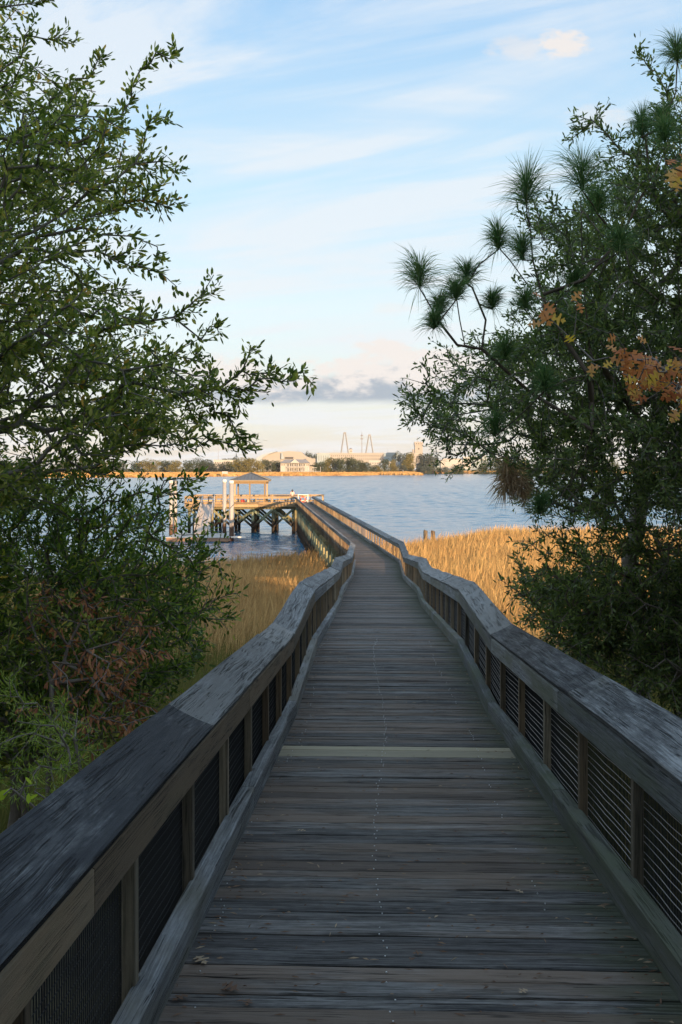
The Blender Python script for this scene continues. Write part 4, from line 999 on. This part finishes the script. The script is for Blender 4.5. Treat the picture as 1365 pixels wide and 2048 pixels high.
def leaves_on(A, par, rad, tipidx, n_per, ln, wd, seed=0, spread=.85, upb=.15, back=3, pick=None, fold=.0):
    """alternate leaves along the last stretch of each twig"""
    r = np.random.default_rng(seed)
    nodes = []; tidx = tipidx if pick is None else tipidx[pick]
    P0 = []; D0 = []
    for t_ in tidx:
        ch = [t_]; c = t_
        for _ in range(back):
            if par[c] < 0: break
            c = par[c]; ch.append(c)
        pts = A[ch]; seg_ = pts[:-1] - pts[1:]; L = np.linalg.norm(seg_, axis=1); tot = L.sum() + 1e-6
        u = r.uniform(0, 1, n_per) ** 1.35 * tot; cum = np.concatenate([[0], np.cumsum(L)])
        i = np.clip(np.searchsorted(cum, u) - 1, 0, len(L) - 1); f = (u - cum[i]) / (L[i] + 1e-9)
        P0.append(pts[i] - seg_[i] * f[:, None]); D0.append(seg_[i] / (L[i][:, None] + 1e-9))
    P0 = np.concatenate(P0); D0 = np.concatenate(D0); n = len(P0)
    q = r.normal(size=(n, 3)); q -= D0 * (q * D0).sum(1)[:, None]; q /= np.linalg.norm(q, axis=1)[:, None]
    # short side shoots carry leaves off the twig
    off = r.uniform(0, 1, n) ** 2 * ln * 1.1
    P0 = P0 + q * off[:, None] + D0 * (off * .6)[:, None]
    d = D0 * r.uniform(.35, 1.0, n)[:, None] + q * spread * r.uniform(.4, 1.2, n)[:, None] + r.normal(0, .22, (n, 3)); d[:, 2] += upb; d /= np.linalg.norm(d, axis=1)[:, None]
    L = ln * r.uniform(.6, 1.25, n)[:, None]; W = wd * r.uniform(.7, 1.2, n)[:, None]
    s = np.cross(d, r.normal(size=(n, 3)) + [0, 0, 1.2]); s /= np.linalg.norm(s, axis=1)[:, None]; nn = np.cross(s, d)
    bend = nn * L * r.uniform(-.18, .05, n)[:, None]
    v = [P0, P0 + d * L * .30 + s * W * .42 + bend * .3, P0 + d * L * .30 - s * W * .42 + bend * .3, P0 + d * L * .68 + s * W * .46 + bend * .7, P0 + d * L * .68 - s * W * .46 + bend * .7, P0 + d * L + bend * 1.3]
    V = np.stack(v, 1).reshape(-1, 3); b = np.arange(n)[:, None] * 6
    T = np.concatenate([b + [0, 2, 1], b + [1, 2, 4], b + [1, 4, 3], b + [3, 4, 5]], 1).reshape(-1, 3)
    return V, T, n
LEAF = {
 'oak': leafmat('oak_leaves', [(0, (.075, .115, .028)), (.35, (.160, .215, .050)), (.70, (.34, .37, .09)), (.88, (.52, .48, .13)), (.92, (.62, .38, .08)), (.96, (.55, .23, .07)), (1, (.42, .20, .10))], .5, .28, .45),
 'myrtle': leafmat('myrtle_leaves', [(0, (.050, .090, .022)), (.5, (.120, .190, .040)), (.82, (.28, .36, .06)), (.93, (.50, .46, .08)), (1, (.62, .36, .07))], .45, .32, .45),
 'live': leafmat('live_oak_leaves', [(0, (.065, .100, .042)), (.5, (.150, .200, .072)), (.85, (.27, .33, .11)), (.96, (.34, .34, .12)), (1, (.56, .36, .11))], .38, .42, .42),
 'brown': leafmat('withered_leaves', [(0, (.24, .09, .045)), (.6, (.44, .17, .08)), (1, (.58, .28, .13))], .6, .3, .3),
 'rust': leafmat('rust_oak_leaves', [(0, (.46, .15, .06)), (.5, (.68, .27, .11)), (.8, (.74, .40, .17)), (.93, (.78, .50, .12)), (1, (.74, .46, .06))], .55, .2, .45),
 'litter': leafmat('fallen_leaf_brown', [(0, (.10, .055, .035)), (.6, (.20, .12, .08)), (1, (.40, .30, .20))], .8, .2, .1),
 'needle': leafmat('pine_needles', [(0, (.06, .14, .06)), (.6, (.13, .23, .09)), (.92, (.21, .29, .12)), (1, (.36, .28, .14))], .5, .3, .35),
 'deadneedle': leafmat('dead_pine_needles', [(0, (.36, .23, .13)), (1, (.58, .42, .27))], .7, .2, .2),
 'cedar': leafmat('cedar_sprays', [(0, (.11, .18, .03)), (.6, (.26, .34, .05)), (1, (.46, .50, .08))], .5, .4, .4),
 'vine': leafmat('yellow_green_leaves', [(0, (.42, .54, .05)), (1, (.56, .60, .10))], .45, .4, .5)}
M['twig'] = plain('twig_bark', (.18, .145, .125), .85, 0, .35, 14, .4)
M['greybark'] = plain('grey_bark', (.19, .165, .145), .9, 0, .4, 10, .6)

def clusters(poly, n, yr, taper, origin, L, per, seed, dens=None, wob=.35):
    """leafy sprays: start points fill an outline, tips run outward from the trunk and up"""
    r = np.random.default_rng(seed); x0, y0 = np.min(poly, 0); x1, y1 = np.max(poly, 0); tips = []; k = 0; o = np.array(origin)
    while k < n:
        x = r.uniform(x0, x1); y = r.uniform(y0, y1)
        if not inside(poly, x, y): continue
        if dens is not None and r.uniform() > dens(x, y): continue
        Y = r.uniform(*yr); c = np.array(P(x, y, Y)); d = c - o; d /= np.linalg.norm(d) + 1e-9
        d = d + r.normal(0, wob, 3); d[2] += .28; d /= np.linalg.norm(d)
        s = np.cross(d, [0, 0, 1.0]); s /= np.linalg.norm(s) + 1e-9; u = np.cross(s, d)
        for q in range(per):
            f = r.uniform(-.5, .5); wdt = .30 * L * (1.1 - abs(f))
            tips.append(c + d * L * f + s * r.normal(0, wdt) + u * r.normal(0, wdt * .5))
        k += 1
    return np.array(tips)
def branch_tips(pts, Y, n, spread, seed):
    """tips strewn along a hand-laid branch (photo positions at one depth, each its own depth)"""
    r = np.random.default_rng(seed); Q = [np.array(P(x, y, (Y[i] if isinstance(Y, (list, tuple)) else Y))) for i, (x, y) in enumerate(pts)]
    out = []; L = [np.linalg.norm(b - a) for a, b in zip(Q, Q[1:])]; tot = sum(L)
    for i in range(n):
        u = ((i + .6) / n) * tot; j = 0
        while j < len(L) - 1 and u > L[j]: u -= L[j]; j += 1
        d = (Q[j + 1] - Q[j]) / L[j]; p = Q[j] + d * u; e = r.normal(0, 1, 3); e -= d * e.dot(d)
        out.append(p + e * spread * r.uniform(.3, 1.3) + d * spread * .8)
    out.append(Q[-1]); return Q, np.array(out)
def plant(name, label, cat, trunk, tips, leaf, n_per, ln, wd, seed, rpow=.42, rtip=.0022, rmax=.2, bark='twig', back=3, alpha=.35, seg=.2, upb=.12, group=None, droop=0, extra=None, trunkname='trunk'):
    A, par, cnt, ti = skeleton(trunk, tips, alpha, seg, .012, droop, seed)
    rad = np.minimum(rtip * cnt ** rpow, rmax)
    rt = empty(name); tag(rt, label, cat, group)
    V, T = tubes_from(A, par, rad, 6 if bark == 'greybark' else 5)
    np_mesh(trunkname, V, T, M[bark], rt, smooth=True)
    r = np.random.default_rng(seed + 1)
    V, T, n = leaves_on(A, par, rad, ti, n_per, ln, wd, seed + 2, back=back, upb=upb)
    cl = np.clip(r.uniform(0, 1, n) * .92 + .10 * vnoise(V[::6, 0], V[::6, 2], .25, seed), 0, 1)
    np_mesh('crown', V, T, LEAF[leaf], rt, {'rnd': np.repeat(cl, 6)})
    return rt, A, par, rad

# the oak at the left
OAKP = [(-330, -120), (-10, -120), (0, 40), (30, 100), (60, 140), (110, 200), (160, 270), (215, 280), (265, 320), (280, 370), (265, 430), (225, 460), (190, 530), (160, 580), (200, 620), (255, 670), (310, 710), (350, 760), (385, 810), (385, 850), (340, 880), (260, 920), (170, 950), (80, 990), (-330, 1010)]
OT = [(-3.6, 5.2, 4.2), (-3.5, 5.4, 6.0), (-3.3, 5.6, 7.6), (-3.15, 5.8, 9.6), (-2.95, 6.0, 11.8)]
tp = clusters(OAKP, 430, (4.8, 7.8), 1, (-3.4, 5.8, 7.2), .52, 8, 21, dens=lambda x, y: (.5 if x > 150 else .75) if y < 560 else .95)
hero = [([(170, 370), (215, 275), (262, 190), (295, 128), (350, 112)], 5.6, 16), ([(150, 330), (215, 275), (262, 262), (330, 235)], 5.8, 12), ([(230, 660), (330, 630), (375, 605), (432, 575)], 5.6, 12), ([(375, 612), (405, 625), (435, 655)], 5.6, 6), ([(380, 790), (470, 795), (500, 775), (560, 768), (612, 755)], 5.4, 16), ([(500, 778), (520, 745), (524, 712)], 5.4, 6),
        ([(80, 230), (140, 160), (205, 118)], 6.2, 12), ([(0, 90), (80, 90), (138, 62)], 6.0, 10), ([(0, 30), (50, 10), (95, -5)], 6.0, 8), ([(200, 420), (280, 400), (350, 405)], 5.4, 12), ([(250, 350), (320, 335), (350, 345)], 5.8, 8), ([(130, 500), (200, 495), (262, 500)], 5.2, 8), ([(180, 590), (260, 560), (318, 518)], 5.4, 12), ([(250, 760), (360, 745), (420, 748)], 5.4, 8),
        ([(300, 850), (420, 840), (500, 885)], 5.6, 14), ([(330, 880), (420, 880), (495, 895)], 5.8, 10), ([(300, 810), (420, 790), (495, 805)], 5.6, 12), ([(100, 260), (160, 230), (180, 200)], 5.8, 7)]
allt = [tp]
for i, (pp, Yh, n_) in enumerate(hero): allt.append(branch_tips(pp, Yh, n_, .06, 100 + i)[1])
oak, A_, P_, R_ = plant('oak_tree', 'tall narrow-leaved oak filling the upper left with reaching twigs and a few orange leaves', 'tree', OT, np.concatenate(allt), 'oak', 19, .047, .0175, 31, back=2, seg=.11, bark='greybark')

# evergreen wax myrtle below it
MYP = [(-330, 930), (80, 950), (250, 960), (300, 1000), (370, 985), (400, 1030), (385, 1085), (405, 1120), (385, 1160), (440, 1200), (455, 1240), (400, 1290), (330, 1370), (250, 1440), (120, 1500), (-330, 1620)]
tp = clusters(MYP, 640, (6.2, 9.0), 1, (-3.2, 8.5, 4.0), .55, 7, 22, dens=lambda x, y: .95 if y > 1050 or x < 150 else .6)
ex = [branch_tips([(230, 1010), (300, 990), (350, 975), (398, 958)], 7.0, 12, .05, 140)[1], branch_tips([(330, 1210), (400, 1215), (462, 1235)], 7.2, 10, .06, 141)[1], branch_tips([(280, 1330), (350, 1340), (410, 1330)], 6.6, 8, .05, 142)[1]]
plant('evergreen_shrub', 'dense dark evergreen shrub filling the middle left beside the ramp rail', 'shrub', [(-2.9, 8.2, 2.6), (-2.7, 8.0, 4.2), (-2.5, 7.8, 6.0)], np.concatenate([tp] + ex), 'myrtle', 15, .055, .017, 32, back=2, seg=.12)
GP = [(-200, 1180), (120, 1200), (260, 1230), (340, 1300), (300, 1400), (230, 1450), (120, 1480), (-200, 1560)]
tp = clusters(GP, 110, (5.6, 7.2), 1, (-2.6, 7.2, 3.6), .45, 6, 26, dens=lambda x, y: .55)
plant('evergreen_shrub', 'low mid-green shrub mixed with the withered leaves at the lower left', 'shrub', [(-2.6, 7.2, 2.9), (-2.3, 7.0, 4.0), (-2.2, 6.8, 4.9)], tp, 'oak', 13, .048, .016, 38, back=2, seg=.14)
# withered branch with brown leaves
BP = [(70, 1150), (160, 1140), (260, 1190), (300, 1260), (330, 1350), (290, 1480), (200, 1500), (110, 1460), (60, 1350), (40, 1240)]
tp = clusters(BP, 30, (5.2, 6.6), 1, (-2.6, 6.0, 6.4), .4, 5, 23)
plant('withered_shrub', 'shrub of hanging withered brown leaves low on the left', 'shrub', [(-2.0, 6.6, 3.2), (-1.9, 6.2, 4.4), (-1.75, 5.9, 6.0)], tp, 'brown', 8, .052, .015, 33, upb=-.7, back=2, seg=.12)
# cedar-like green sapling
tp = np.concatenate([branch_tips([(150, 1560), (90, 1480), (45, 1420), (20, 1370)], 3.6, 26, .06, 150)[1], branch_tips([(170, 1590), (120, 1540), (60, 1520), (0, 1500)], 3.5, 26, .06, 151)[1], branch_tips([(200, 1560), (150, 1470), (120, 1400)], 3.8, 18, .05, 152)[1], branch_tips([(180, 1560), (140, 1510), (90, 1490), (130, 1440)], 3.9, 20, .06, 153)[1], branch_tips([(140, 1620), (60, 1590), (-20, 1560)], 3.4, 20, .06, 154)[1]])
plant('cedar_sapling', 'bright green feathery sapling in the lower left corner outside the rail', 'sapling', [tuple(P(190, 1900, 3.9)), tuple(P(180, 1640, 3.8)), tuple(P(150, 1480, 3.8))], tp, 'cedar', 26, .030, .003, 34, rpow=.36, rtip=.0013, back=2, seg=.06, upb=.1)
tp = np.concatenate([branch_tips([(150, 1660), (80, 1600), (48, 1570)], 3.3, 5, .03, 160)[1], branch_tips([(90, 1670), (20, 1610), (8, 1590)], 3.3, 4, .03, 161)[1]])
plant('vine', 'vine with a few yellow-green leaves by the lower left end of the rail', 'vine', [tuple(P(160, 1950, 3.5)), tuple(P(140, 1680, 3.4))], tp, 'vine', 1, .05, .028, 35, back=1, upb=-.5, trunkname='stem')

# the evergreen oak at the right
LP = [(1700, 60), (1400, 110), (1365, 200), (1340, 270), (1310, 330), (1250, 350), (1200, 420), (1120, 430), (1070, 470), (1060, 520), (1085, 600), (1060, 650), (960, 680), (920, 720), (890, 780), (850, 800), (860, 850), (900, 880), (900, 920), (950, 960), (1010, 980), (1050, 1010), (1365, 1030), (1700, 1040)]
TR = [(4.35, 13.2, 2.2), (3.95, 12.6, 4.0), (3.55, 12.0, 6.2), (3.6, 11.0, 8.0), (3.9, 10.2, 10.0), (4.0, 9.8, 11.6)]
tp = clusters(LP, 1080, (7.2, 11.0), 1, (3.9, 10.2, 8.5), .6, 9, 24, dens=lambda x, y: (.55 if x < 1020 else .95) if y > 620 else (.6 if x < 1150 else .95))
heroR = [([(930, 830), (880, 800), (850, 760), (840, 735)], 8.6, 10), ([(920, 850), (860, 850), (815, 800)], 8.6, 10), ([(900, 870), (850, 850), (815, 840)], 8.6, 8), ([(960, 760), (905, 720), (865, 715)], 8.8, 10), ([(1320, 330), (1240, 290), (1190, 262), (1195, 210)], 8.0, 8), ([(1190, 268), (1165, 262), (1148, 262)], 8.0, 5), ([(1190, 265), (1172, 245), (1155, 238)], 8.0, 4), ([(1365, 210), (1330, 165), (1300, 130), (1275, 110)], 7.6, 12), ([(1340, 350), (1290, 320), (1260, 300), (1262, 270)], 8, 8), ([(1290, 320), (1275, 290), (1240, 280)], 8, 5), ([(1120, 460), (1090, 430), (1050, 380)], 8.6, 7), ([(1130, 470), (1080, 440), (1040, 425)], 8.6, 7), ([(1000, 930), (940, 910), (895, 900)], 8.8, 8)]
allt = [tp]
for i, (pp, Yh, n_) in enumerate(heroR): allt.append(branch_tips(pp, Yh, n_, .06, 200 + i)[1])
plant('live_oak', 'broad dark evergreen oak with small glossy leaves filling the right side', 'tree', TR, np.concatenate(allt), 'live', 20, .052, .0165, 36, back=2, seg=.16, bark='greybark', rmax=.16)
# lower right shrub in front of the orange marsh
LR = [(1080, 1040), (1110, 1060), (1050, 1085), (1030, 1120), (1080, 1150), (1060, 1185), (1060, 1230), (1100, 1270), (1170, 1310), (1250, 1360), (1330, 1400), (1700, 1480), (1700, 1040)]
tp = clusters(LR, 760, (8.2, 11.5), 1, (3.9, 11, 6.4), .65, 6, 25, dens=lambda x, y: .22 if (1045 < y < 1150 and x > 1060) else (.6 if y > 1300 else .95))
plant('evergreen_shrub', 'spreading dark evergreen shrub at the lower right in front of the orange marsh', 'shrub', [(4.6, 12.0, 2.2), (4.2, 11.7, 4.0), (3.7, 11.2, 6.2)], tp, 'live', 20, .058, .018, 37, back=2, seg=.16, rtip=.0028)
# bare leaning trunk and twigs low at right
r_ = np.random.default_rng(5)
tp = np.array([P(r_.uniform(1150, 1500), r_.uniform(1250, 1440), r_.uniform(9, 11)) for _ in range(120)] + [P(r_.uniform(1230, 1420), r_.uniform(1050, 1400), r_.uniform(8, 10)) for _ in range(120)])
A, par, cnt, ti = skeleton([(5.6, 10.3, 2.6), (4.2, 10.6, 4.2), (3.3, 10.9, 5.6)], tp, .3, .16, .02, -.05, 9)
rt = empty('bare_shrub'); tag(rt, 'tangle of bare grey branches under the evergreen at the lower right', 'shrub')
V, T = tubes_from(A, par, np.minimum(.0030 * cnt ** .55, .09), 5); np_mesh('stem', V, T, M['twig'], rt, smooth=True)

# the pine whose tufts stand clear of the evergreen
tufts = [(840, 547, 54), (935, 545, 42), (912, 580, 38), (985, 600, 34), (1053, 375, 66), (997, 475, 44), (1045, 495, 46), (1165, 345, 66), (1195, 400, 50), (880, 608, 36), (868, 640, 32), (1285, 250, 44), (1330, 262, 40), (1355, 100, 46), (1115, 640, 40), (1050, 600, 36), (1010, 700, 36), (990, 850, 42), (1090, 760, 40), (1150, 560, 44), (1240, 480, 44), (1320, 235, 40), (1080, 1010, 34)]
TY = {}
pt_ = [np.array(P(x, y + r__ * .55, 7.2 + .25 * math.sin(i * 2.4))) for i, (x, y, r__) in enumerate(tufts)]
PB = lambda pts, Y=7.4: [tuple(P(x, y, Y + .2 * math.sin(x * .02))) for x, y in pts]
A, par, cnt, ti = skeleton(PB([(1560, 1560), (1500, 1250), (1400, 1000), (1280, 840), (1180, 700), (1165, 520), (1162, 395)], 7.9), np.array(pt_), .1, .16, .004, 0, 12,
    extra=[PB([(1185, 860), (1060, 784), (964, 698), (915, 690), (880, 645), (848, 590)]), PB([(964, 698), (972, 640), (945, 575)]), PB([(930, 690), (920, 640), (914, 600)]), PB([(1178, 750), (1085, 610), (1020, 520), (1000, 498)]), PB([(1095, 625), (1066, 520), (1057, 415)]), PB([(1168, 560), (1240, 480), (1300, 360), (1292, 280)]), PB([(1310, 350), (1335, 290)])])
pn = empty('pine_tree'); tag(pn, 'young pine with round long-needled tufts standing clear against the sky at right', 'pine')
V, T = tubes_from(A, par, np.minimum(.0048 * cnt ** .5, .05), 6); np_mesh('trunk', V, T, M['bark'], pn, smooth=True)
def needles(c, ax, rad, n, seed, wd=.0017):
    r = np.random.default_rng(seed); ax = ax / np.linalg.norm(ax)
    d = r.normal(size=(n, 3)); d /= np.linalg.norm(d, axis=1)[:, None]; d = d + ax * .72; d /= np.linalg.norm(d, axis=1)[:, None]
    b = c + ax * r.uniform(-.35, .35, n)[:, None] * rad * .9; L = rad * r.uniform(.55, 1.2, n)[:, None] * (1 + .18 * np.sin(np.arctan2(d[:, 0], d[:, 2]) * 3 + seed))[:, None]
    s = np.cross(d, r.normal(size=(n, 3))); s /= np.linalg.norm(s, axis=1)[:, None]; s *= wd
    dr = np.array([0, 0, -.16]) * L * r.uniform(.3, 1.6, n)[:, None]
    v = [b - s * .8, b + s * .8, b + d * L * .55 + s - dr * .3, b + d * L * .55 - s - dr * .3, b + d * L + dr]
    V = np.stack(v, 1).reshape(-1, 3); i = np.arange(n)[:, None] * 5
    return V, np.concatenate([i + [0, 1, 2], i + [0, 2, 3], i + [3, 2, 4]], 1).reshape(-1, 3), np.repeat(r.uniform(0, 1, n), 5)
for i, (x, y, r__) in enumerate(tufts):
    c = np.array(P(x, y, 7.2 + .25 * math.sin(i * 2.4))); base = pt_[i]; ax = c - base; rad = r__ / F * 7.3
    V, T, rr_ = needles(c - ax * .35, ax, rad * 1.16, 480, 60 + i); np_mesh('needle_tuft', V, T, LEAF['needle'], pn, {'rnd': rr_})
# dead needle hank low in the pine
Vs, Ts, Rs = [], [], []; b_ = 0
for i in range(9):
    c = np.array(P(1030 + random.uniform(-22, 25), 935 + random.uniform(-20, 40), 7.6)); V, T, rr_ = needles(c, np.array([.2, 0, -2.4]), .16, 110, 90 + i, .0026)
    Vs.append(V); Ts.append(T + b_); Rs.append(rr_); b_ += len(V)
o = np_mesh('dead_needle_hank', np.concatenate(Vs), np.concatenate(Ts), LEAF['deadneedle'], pn, {'rnd': np.concatenate(Rs)}); tag(o, 'hank of dead tan needles')

# oak sapling with lobed rust leaves reaching in from the right
def lobed(c, d, nrm, L):
    """outline of a deeply lobed oak leaf"""
    s = nrm.cross(d).normalized(); out = [(0, .02), (.18, .05), (.26, .26), (.34, .28), (.38, .08), (.48, .07), (.58, .36), (.68, .34), (.66, .08), (.76, .07), (.88, .20), (.90, .08), (1.0, .03)]
    top = [c + d * (L * u) + s * (L * v) + nrm * (L * .06 * math.sin(u * 3.1)) for u, v in out]; bot = [c + d * (L * u) - s * (L * v) + nrm * (L * .06 * math.sin(u * 3.1)) for u, v in out]
    return top, bot
def lobed_mesh(name, items, mt, parent):
    V = []; T = []; A_ = []
    for (c, d, nn, L, rv) in items:
        top, bot = lobed(c, d, nn, L); b = len(V); n = len(top); V += top + bot; A_ += [rv] * (2 * n)
        for i in range(n - 1): T.append((b + i, b + i + 1, b + n + i + 1)); T.append((b + i, b + n + i + 1, b + n + i))
    return np_mesh(name, [tuple(v) for v in V], T, mt, parent, {'rnd': A_})
sp_ = random.Random(4)
def rust_items(pts, Y, n, spread, L0):
    it = []
    for _ in range(n):
        j = sp_.randrange(len(pts) - 1); u = sp_.random(); x = pts[j][0] + (pts[j + 1][0] - pts[j][0]) * u + sp_.gauss(0, spread); y = pts[j][1] + (pts[j + 1][1] - pts[j][1]) * u + sp_.gauss(0, spread)
        c = P(x, y, Y + sp_.gauss(0, .12)); d = Vector((sp_.gauss(-.3, .7), sp_.gauss(0, .4), sp_.gauss(-.35, .6))).normalized(); nn = Vector((sp_.gauss(0, .5), -1, sp_.gauss(.3, .5))); nn = (nn - d * nn.dot(d)).normalized()
        it.append((c, d, nn, L0 * sp_.uniform(.7, 1.2), sp_.random()))
    return it
ro = empty('red_oak_sapling'); tag(ro, 'oak sapling with lobed rust-orange leaves reaching in from the right edge', 'sapling')
clu = [([(1270, 720), (1330, 740), (1420, 745)], 60, 19), ([(1250, 770), (1330, 770), (1420, 780)], 32, 16), ([(1350, 340), (1400, 350)], 14, 18), ([(1080, 600), (1100, 640)], 6, 12), ([(1235, 690), (1240, 700)], 4, 10), ([(1190, 725), (1210, 735)], 4, 9), ([(1140, 600), (1150, 605)], 2, 5), ([(1150, 680), (1152, 682)], 1, 3), ([(1340, 800), (1400, 830)], 10, 16)]
its = []; tpts = []
for pts, n_, spd in clu: a_ = rust_items(pts, 4.9, n_, spd, .085 if n_ > 4 else .078); its += a_; tpts += [np.array(q[0]) for q in a_]
lobed_mesh('crown', its, LEAF['rust'], ro)
A, par, cnt, ti = skeleton([(3.4, 5.2, 3.4), (3.2, 5.1, 5.6), (2.7, 5.0, 7.2), (2.2, 4.95, 7.9)], np.array(tpts), .15, .12, .006, 0, 14)
V, T = tubes_from(A, par, np.minimum(.0016 * cnt ** .42, .02), 5); np_mesh('trunk', V, T, M['greybark'], ro, smooth=True)

# fallen leaves on the deck
def deckp(px, py):
    Y = 5.0
    for _ in range(40):
        z = zdeck(Y) - ZC; Y = -z * F / (py - HY)
    p = P(px, py, Y); p.z = zdeck(Y) + .006; return p
fl = [(392, 1918, .085, 'large pale lobed leaf lying by the left toe board', 'lobed'), (592, 1665, .06, 'small pale star-shaped leaf left of the screw line', 'lobed'), (380, 1996, .07, 'curled red-brown leaf near the bottom left of the deck', 'lobed'), (478, 1988, .075, 'dark curled brown leaf right of the red-brown one', 'lobed'), (500, 2004, .05, 'tiny brown leaf at the bottom of the deck', 'lobed'), (878, 1351, .055, 'small dark leaf high on the right half of the deck', 'lobed'), (1048, 1792, .05, 'pale shell-coloured leaf on the right side of the deck', 'lobed'), (1056, 1985, .045, 'pale brown leaf at the bottom right', 'lobed'), (850, 1912, .05, 'dark twisted leaf in the middle right foreground', 'lobed'), (872, 1422, .06, 'dark curled leaf on the deck beyond the pale plank', 'lobed')]
for i, (px, py, L, lb, kd) in enumerate(fl):
    c = deckp(px, py); a = sp_.uniform(0, 6.28); d = Vector((math.cos(a), math.sin(a), .05)).normalized(); o = lobed_mesh('fallen_leaf', [(c + Vector((0, 0, .006)), d, Vector((sp_.gauss(0, .12), sp_.gauss(0, .12), 1)).normalized(), L, .95 if i in (0, 1, 6, 7) else .3)], LEAF['litter'], None)
    tag(o, lb, 'leaf', 'fallen leaves on the deck')
# fine litter
Vs = []; Ts = []; rr_ = []
for _ in range(1000):
    Y = sp_.uniform(2.8, 16) if sp_.random() < .7 else sp_.uniform(2.8, 5); s_ = sp_.uniform(-.88, .88)
    if sp_.random() < .35: s_ = math.copysign(.89 - abs(sp_.gauss(0, .06)), s_)
    c = pt(Y, s_, .006); a = sp_.uniform(0, 6.28) if sp_.random() < .4 else sp_.gauss(0, .35); L = sp_.uniform(.008, .05); w_ = sp_.uniform(.0012, .0045); d = Vector((math.cos(a), math.sin(a), 0)); n_ = Vector((-d.y, d.x, 0)); b = len(Vs)
    Vs += [tuple(c), tuple(c + d * L * .5 + n_ * w_ + Vector((0, 0, .003))), tuple(c + d * L), tuple(c + d * L * .5 - n_ * w_)]; Ts.append((b, b + 1, b + 2, b + 3)); rr_ += [sp_.random()] * 4
o = np_mesh('leaf_litter', Vs, Ts, LEAF['litter'], None, {'rnd': rr_}); tag(o, kind='stuff')

# trees standing behind the camera: they shade the ramp
V, T, rr_ = card_crown(5200, .035, 22, 77, .9)
sh = empty('broadleaf_tree'); np_mesh('crown', V, T, LEAF['myrtle'], sh, {'rnd': rr_})
m_ = MB(); m_.tube([(0, 0, -.05), (.01, 0, .3), (0, .01, .6)], [.03, .022, .01], 8)
for q in range(5):
    a = q * 1.35; m_.tube([(0, 0, .25 + .05 * q), (.18 * math.cos(a), .18 * math.sin(a), .55 + .05 * q)], [.014, .004], 6)
m_.build('trunk', M['bark'], sh)
spots = [(-4.8, -5, 8.5, 7.5), (4.8, -5, 8.5, 7.5), (0, -9, 9.5, 8), (-14, -13, 6.5, 10), (-7, -12, 7, 9), (-1, -15, 7, 10), (5, -12, 7, 9), (11, -13, 7.5, 11), (17, -15, 7.5, 11), (21.5, -19, 7.5, 9), (1.5, -21, 8, 11), (10.5, 6, 8, 6.5), (14, 0, 8, 8)]
for i, (x, y, h_, w_) in enumerate(spots):
    o = sh if i == 0 else copy_tree(sh); o.location = (x, y, float(gz_near(x, y)) - .3); o.scale = (w_, w_, h_); o.rotation_euler = (0, 0, i * 1.3)
    tag(o, 'broadleaf tree of the bank behind the viewpoint that shades the ramp', 'tree', 'trees of the bank behind the viewpoint')

# ------------------------------------------------------------------ haze over the river
mh = bpy.data.materials.new('haze_air'); mh.use_nodes = True; t = NT(mh.node_tree); t.n.clear()
pvn = t.new('ShaderNodeVolumePrincipled'); pvn.inputs['Color'].default_value = (.92, .94, 1, 1); pvn.inputs['Density'].default_value = 3e-5; pvn.inputs['Anisotropy'].default_value = 0
out = t.new('ShaderNodeOutputMaterial'); t.l.new(pvn.outputs[0], out.inputs['Volume'])
bx = [(x, y, z) for x in (-61000, 61000) for y in (-300, 9500) for z in (-3, 215)]
me = bpy.data.meshes.new('haze'); me.from_pydata(bx, [], [(0, 1, 3, 2), (4, 6, 7, 5), (0, 4, 5, 1), (2, 3, 7, 6), (0, 2, 6, 4), (1, 5, 7, 3)])
o = link_mesh('haze', me, mh); tag(o, kind='stuff')
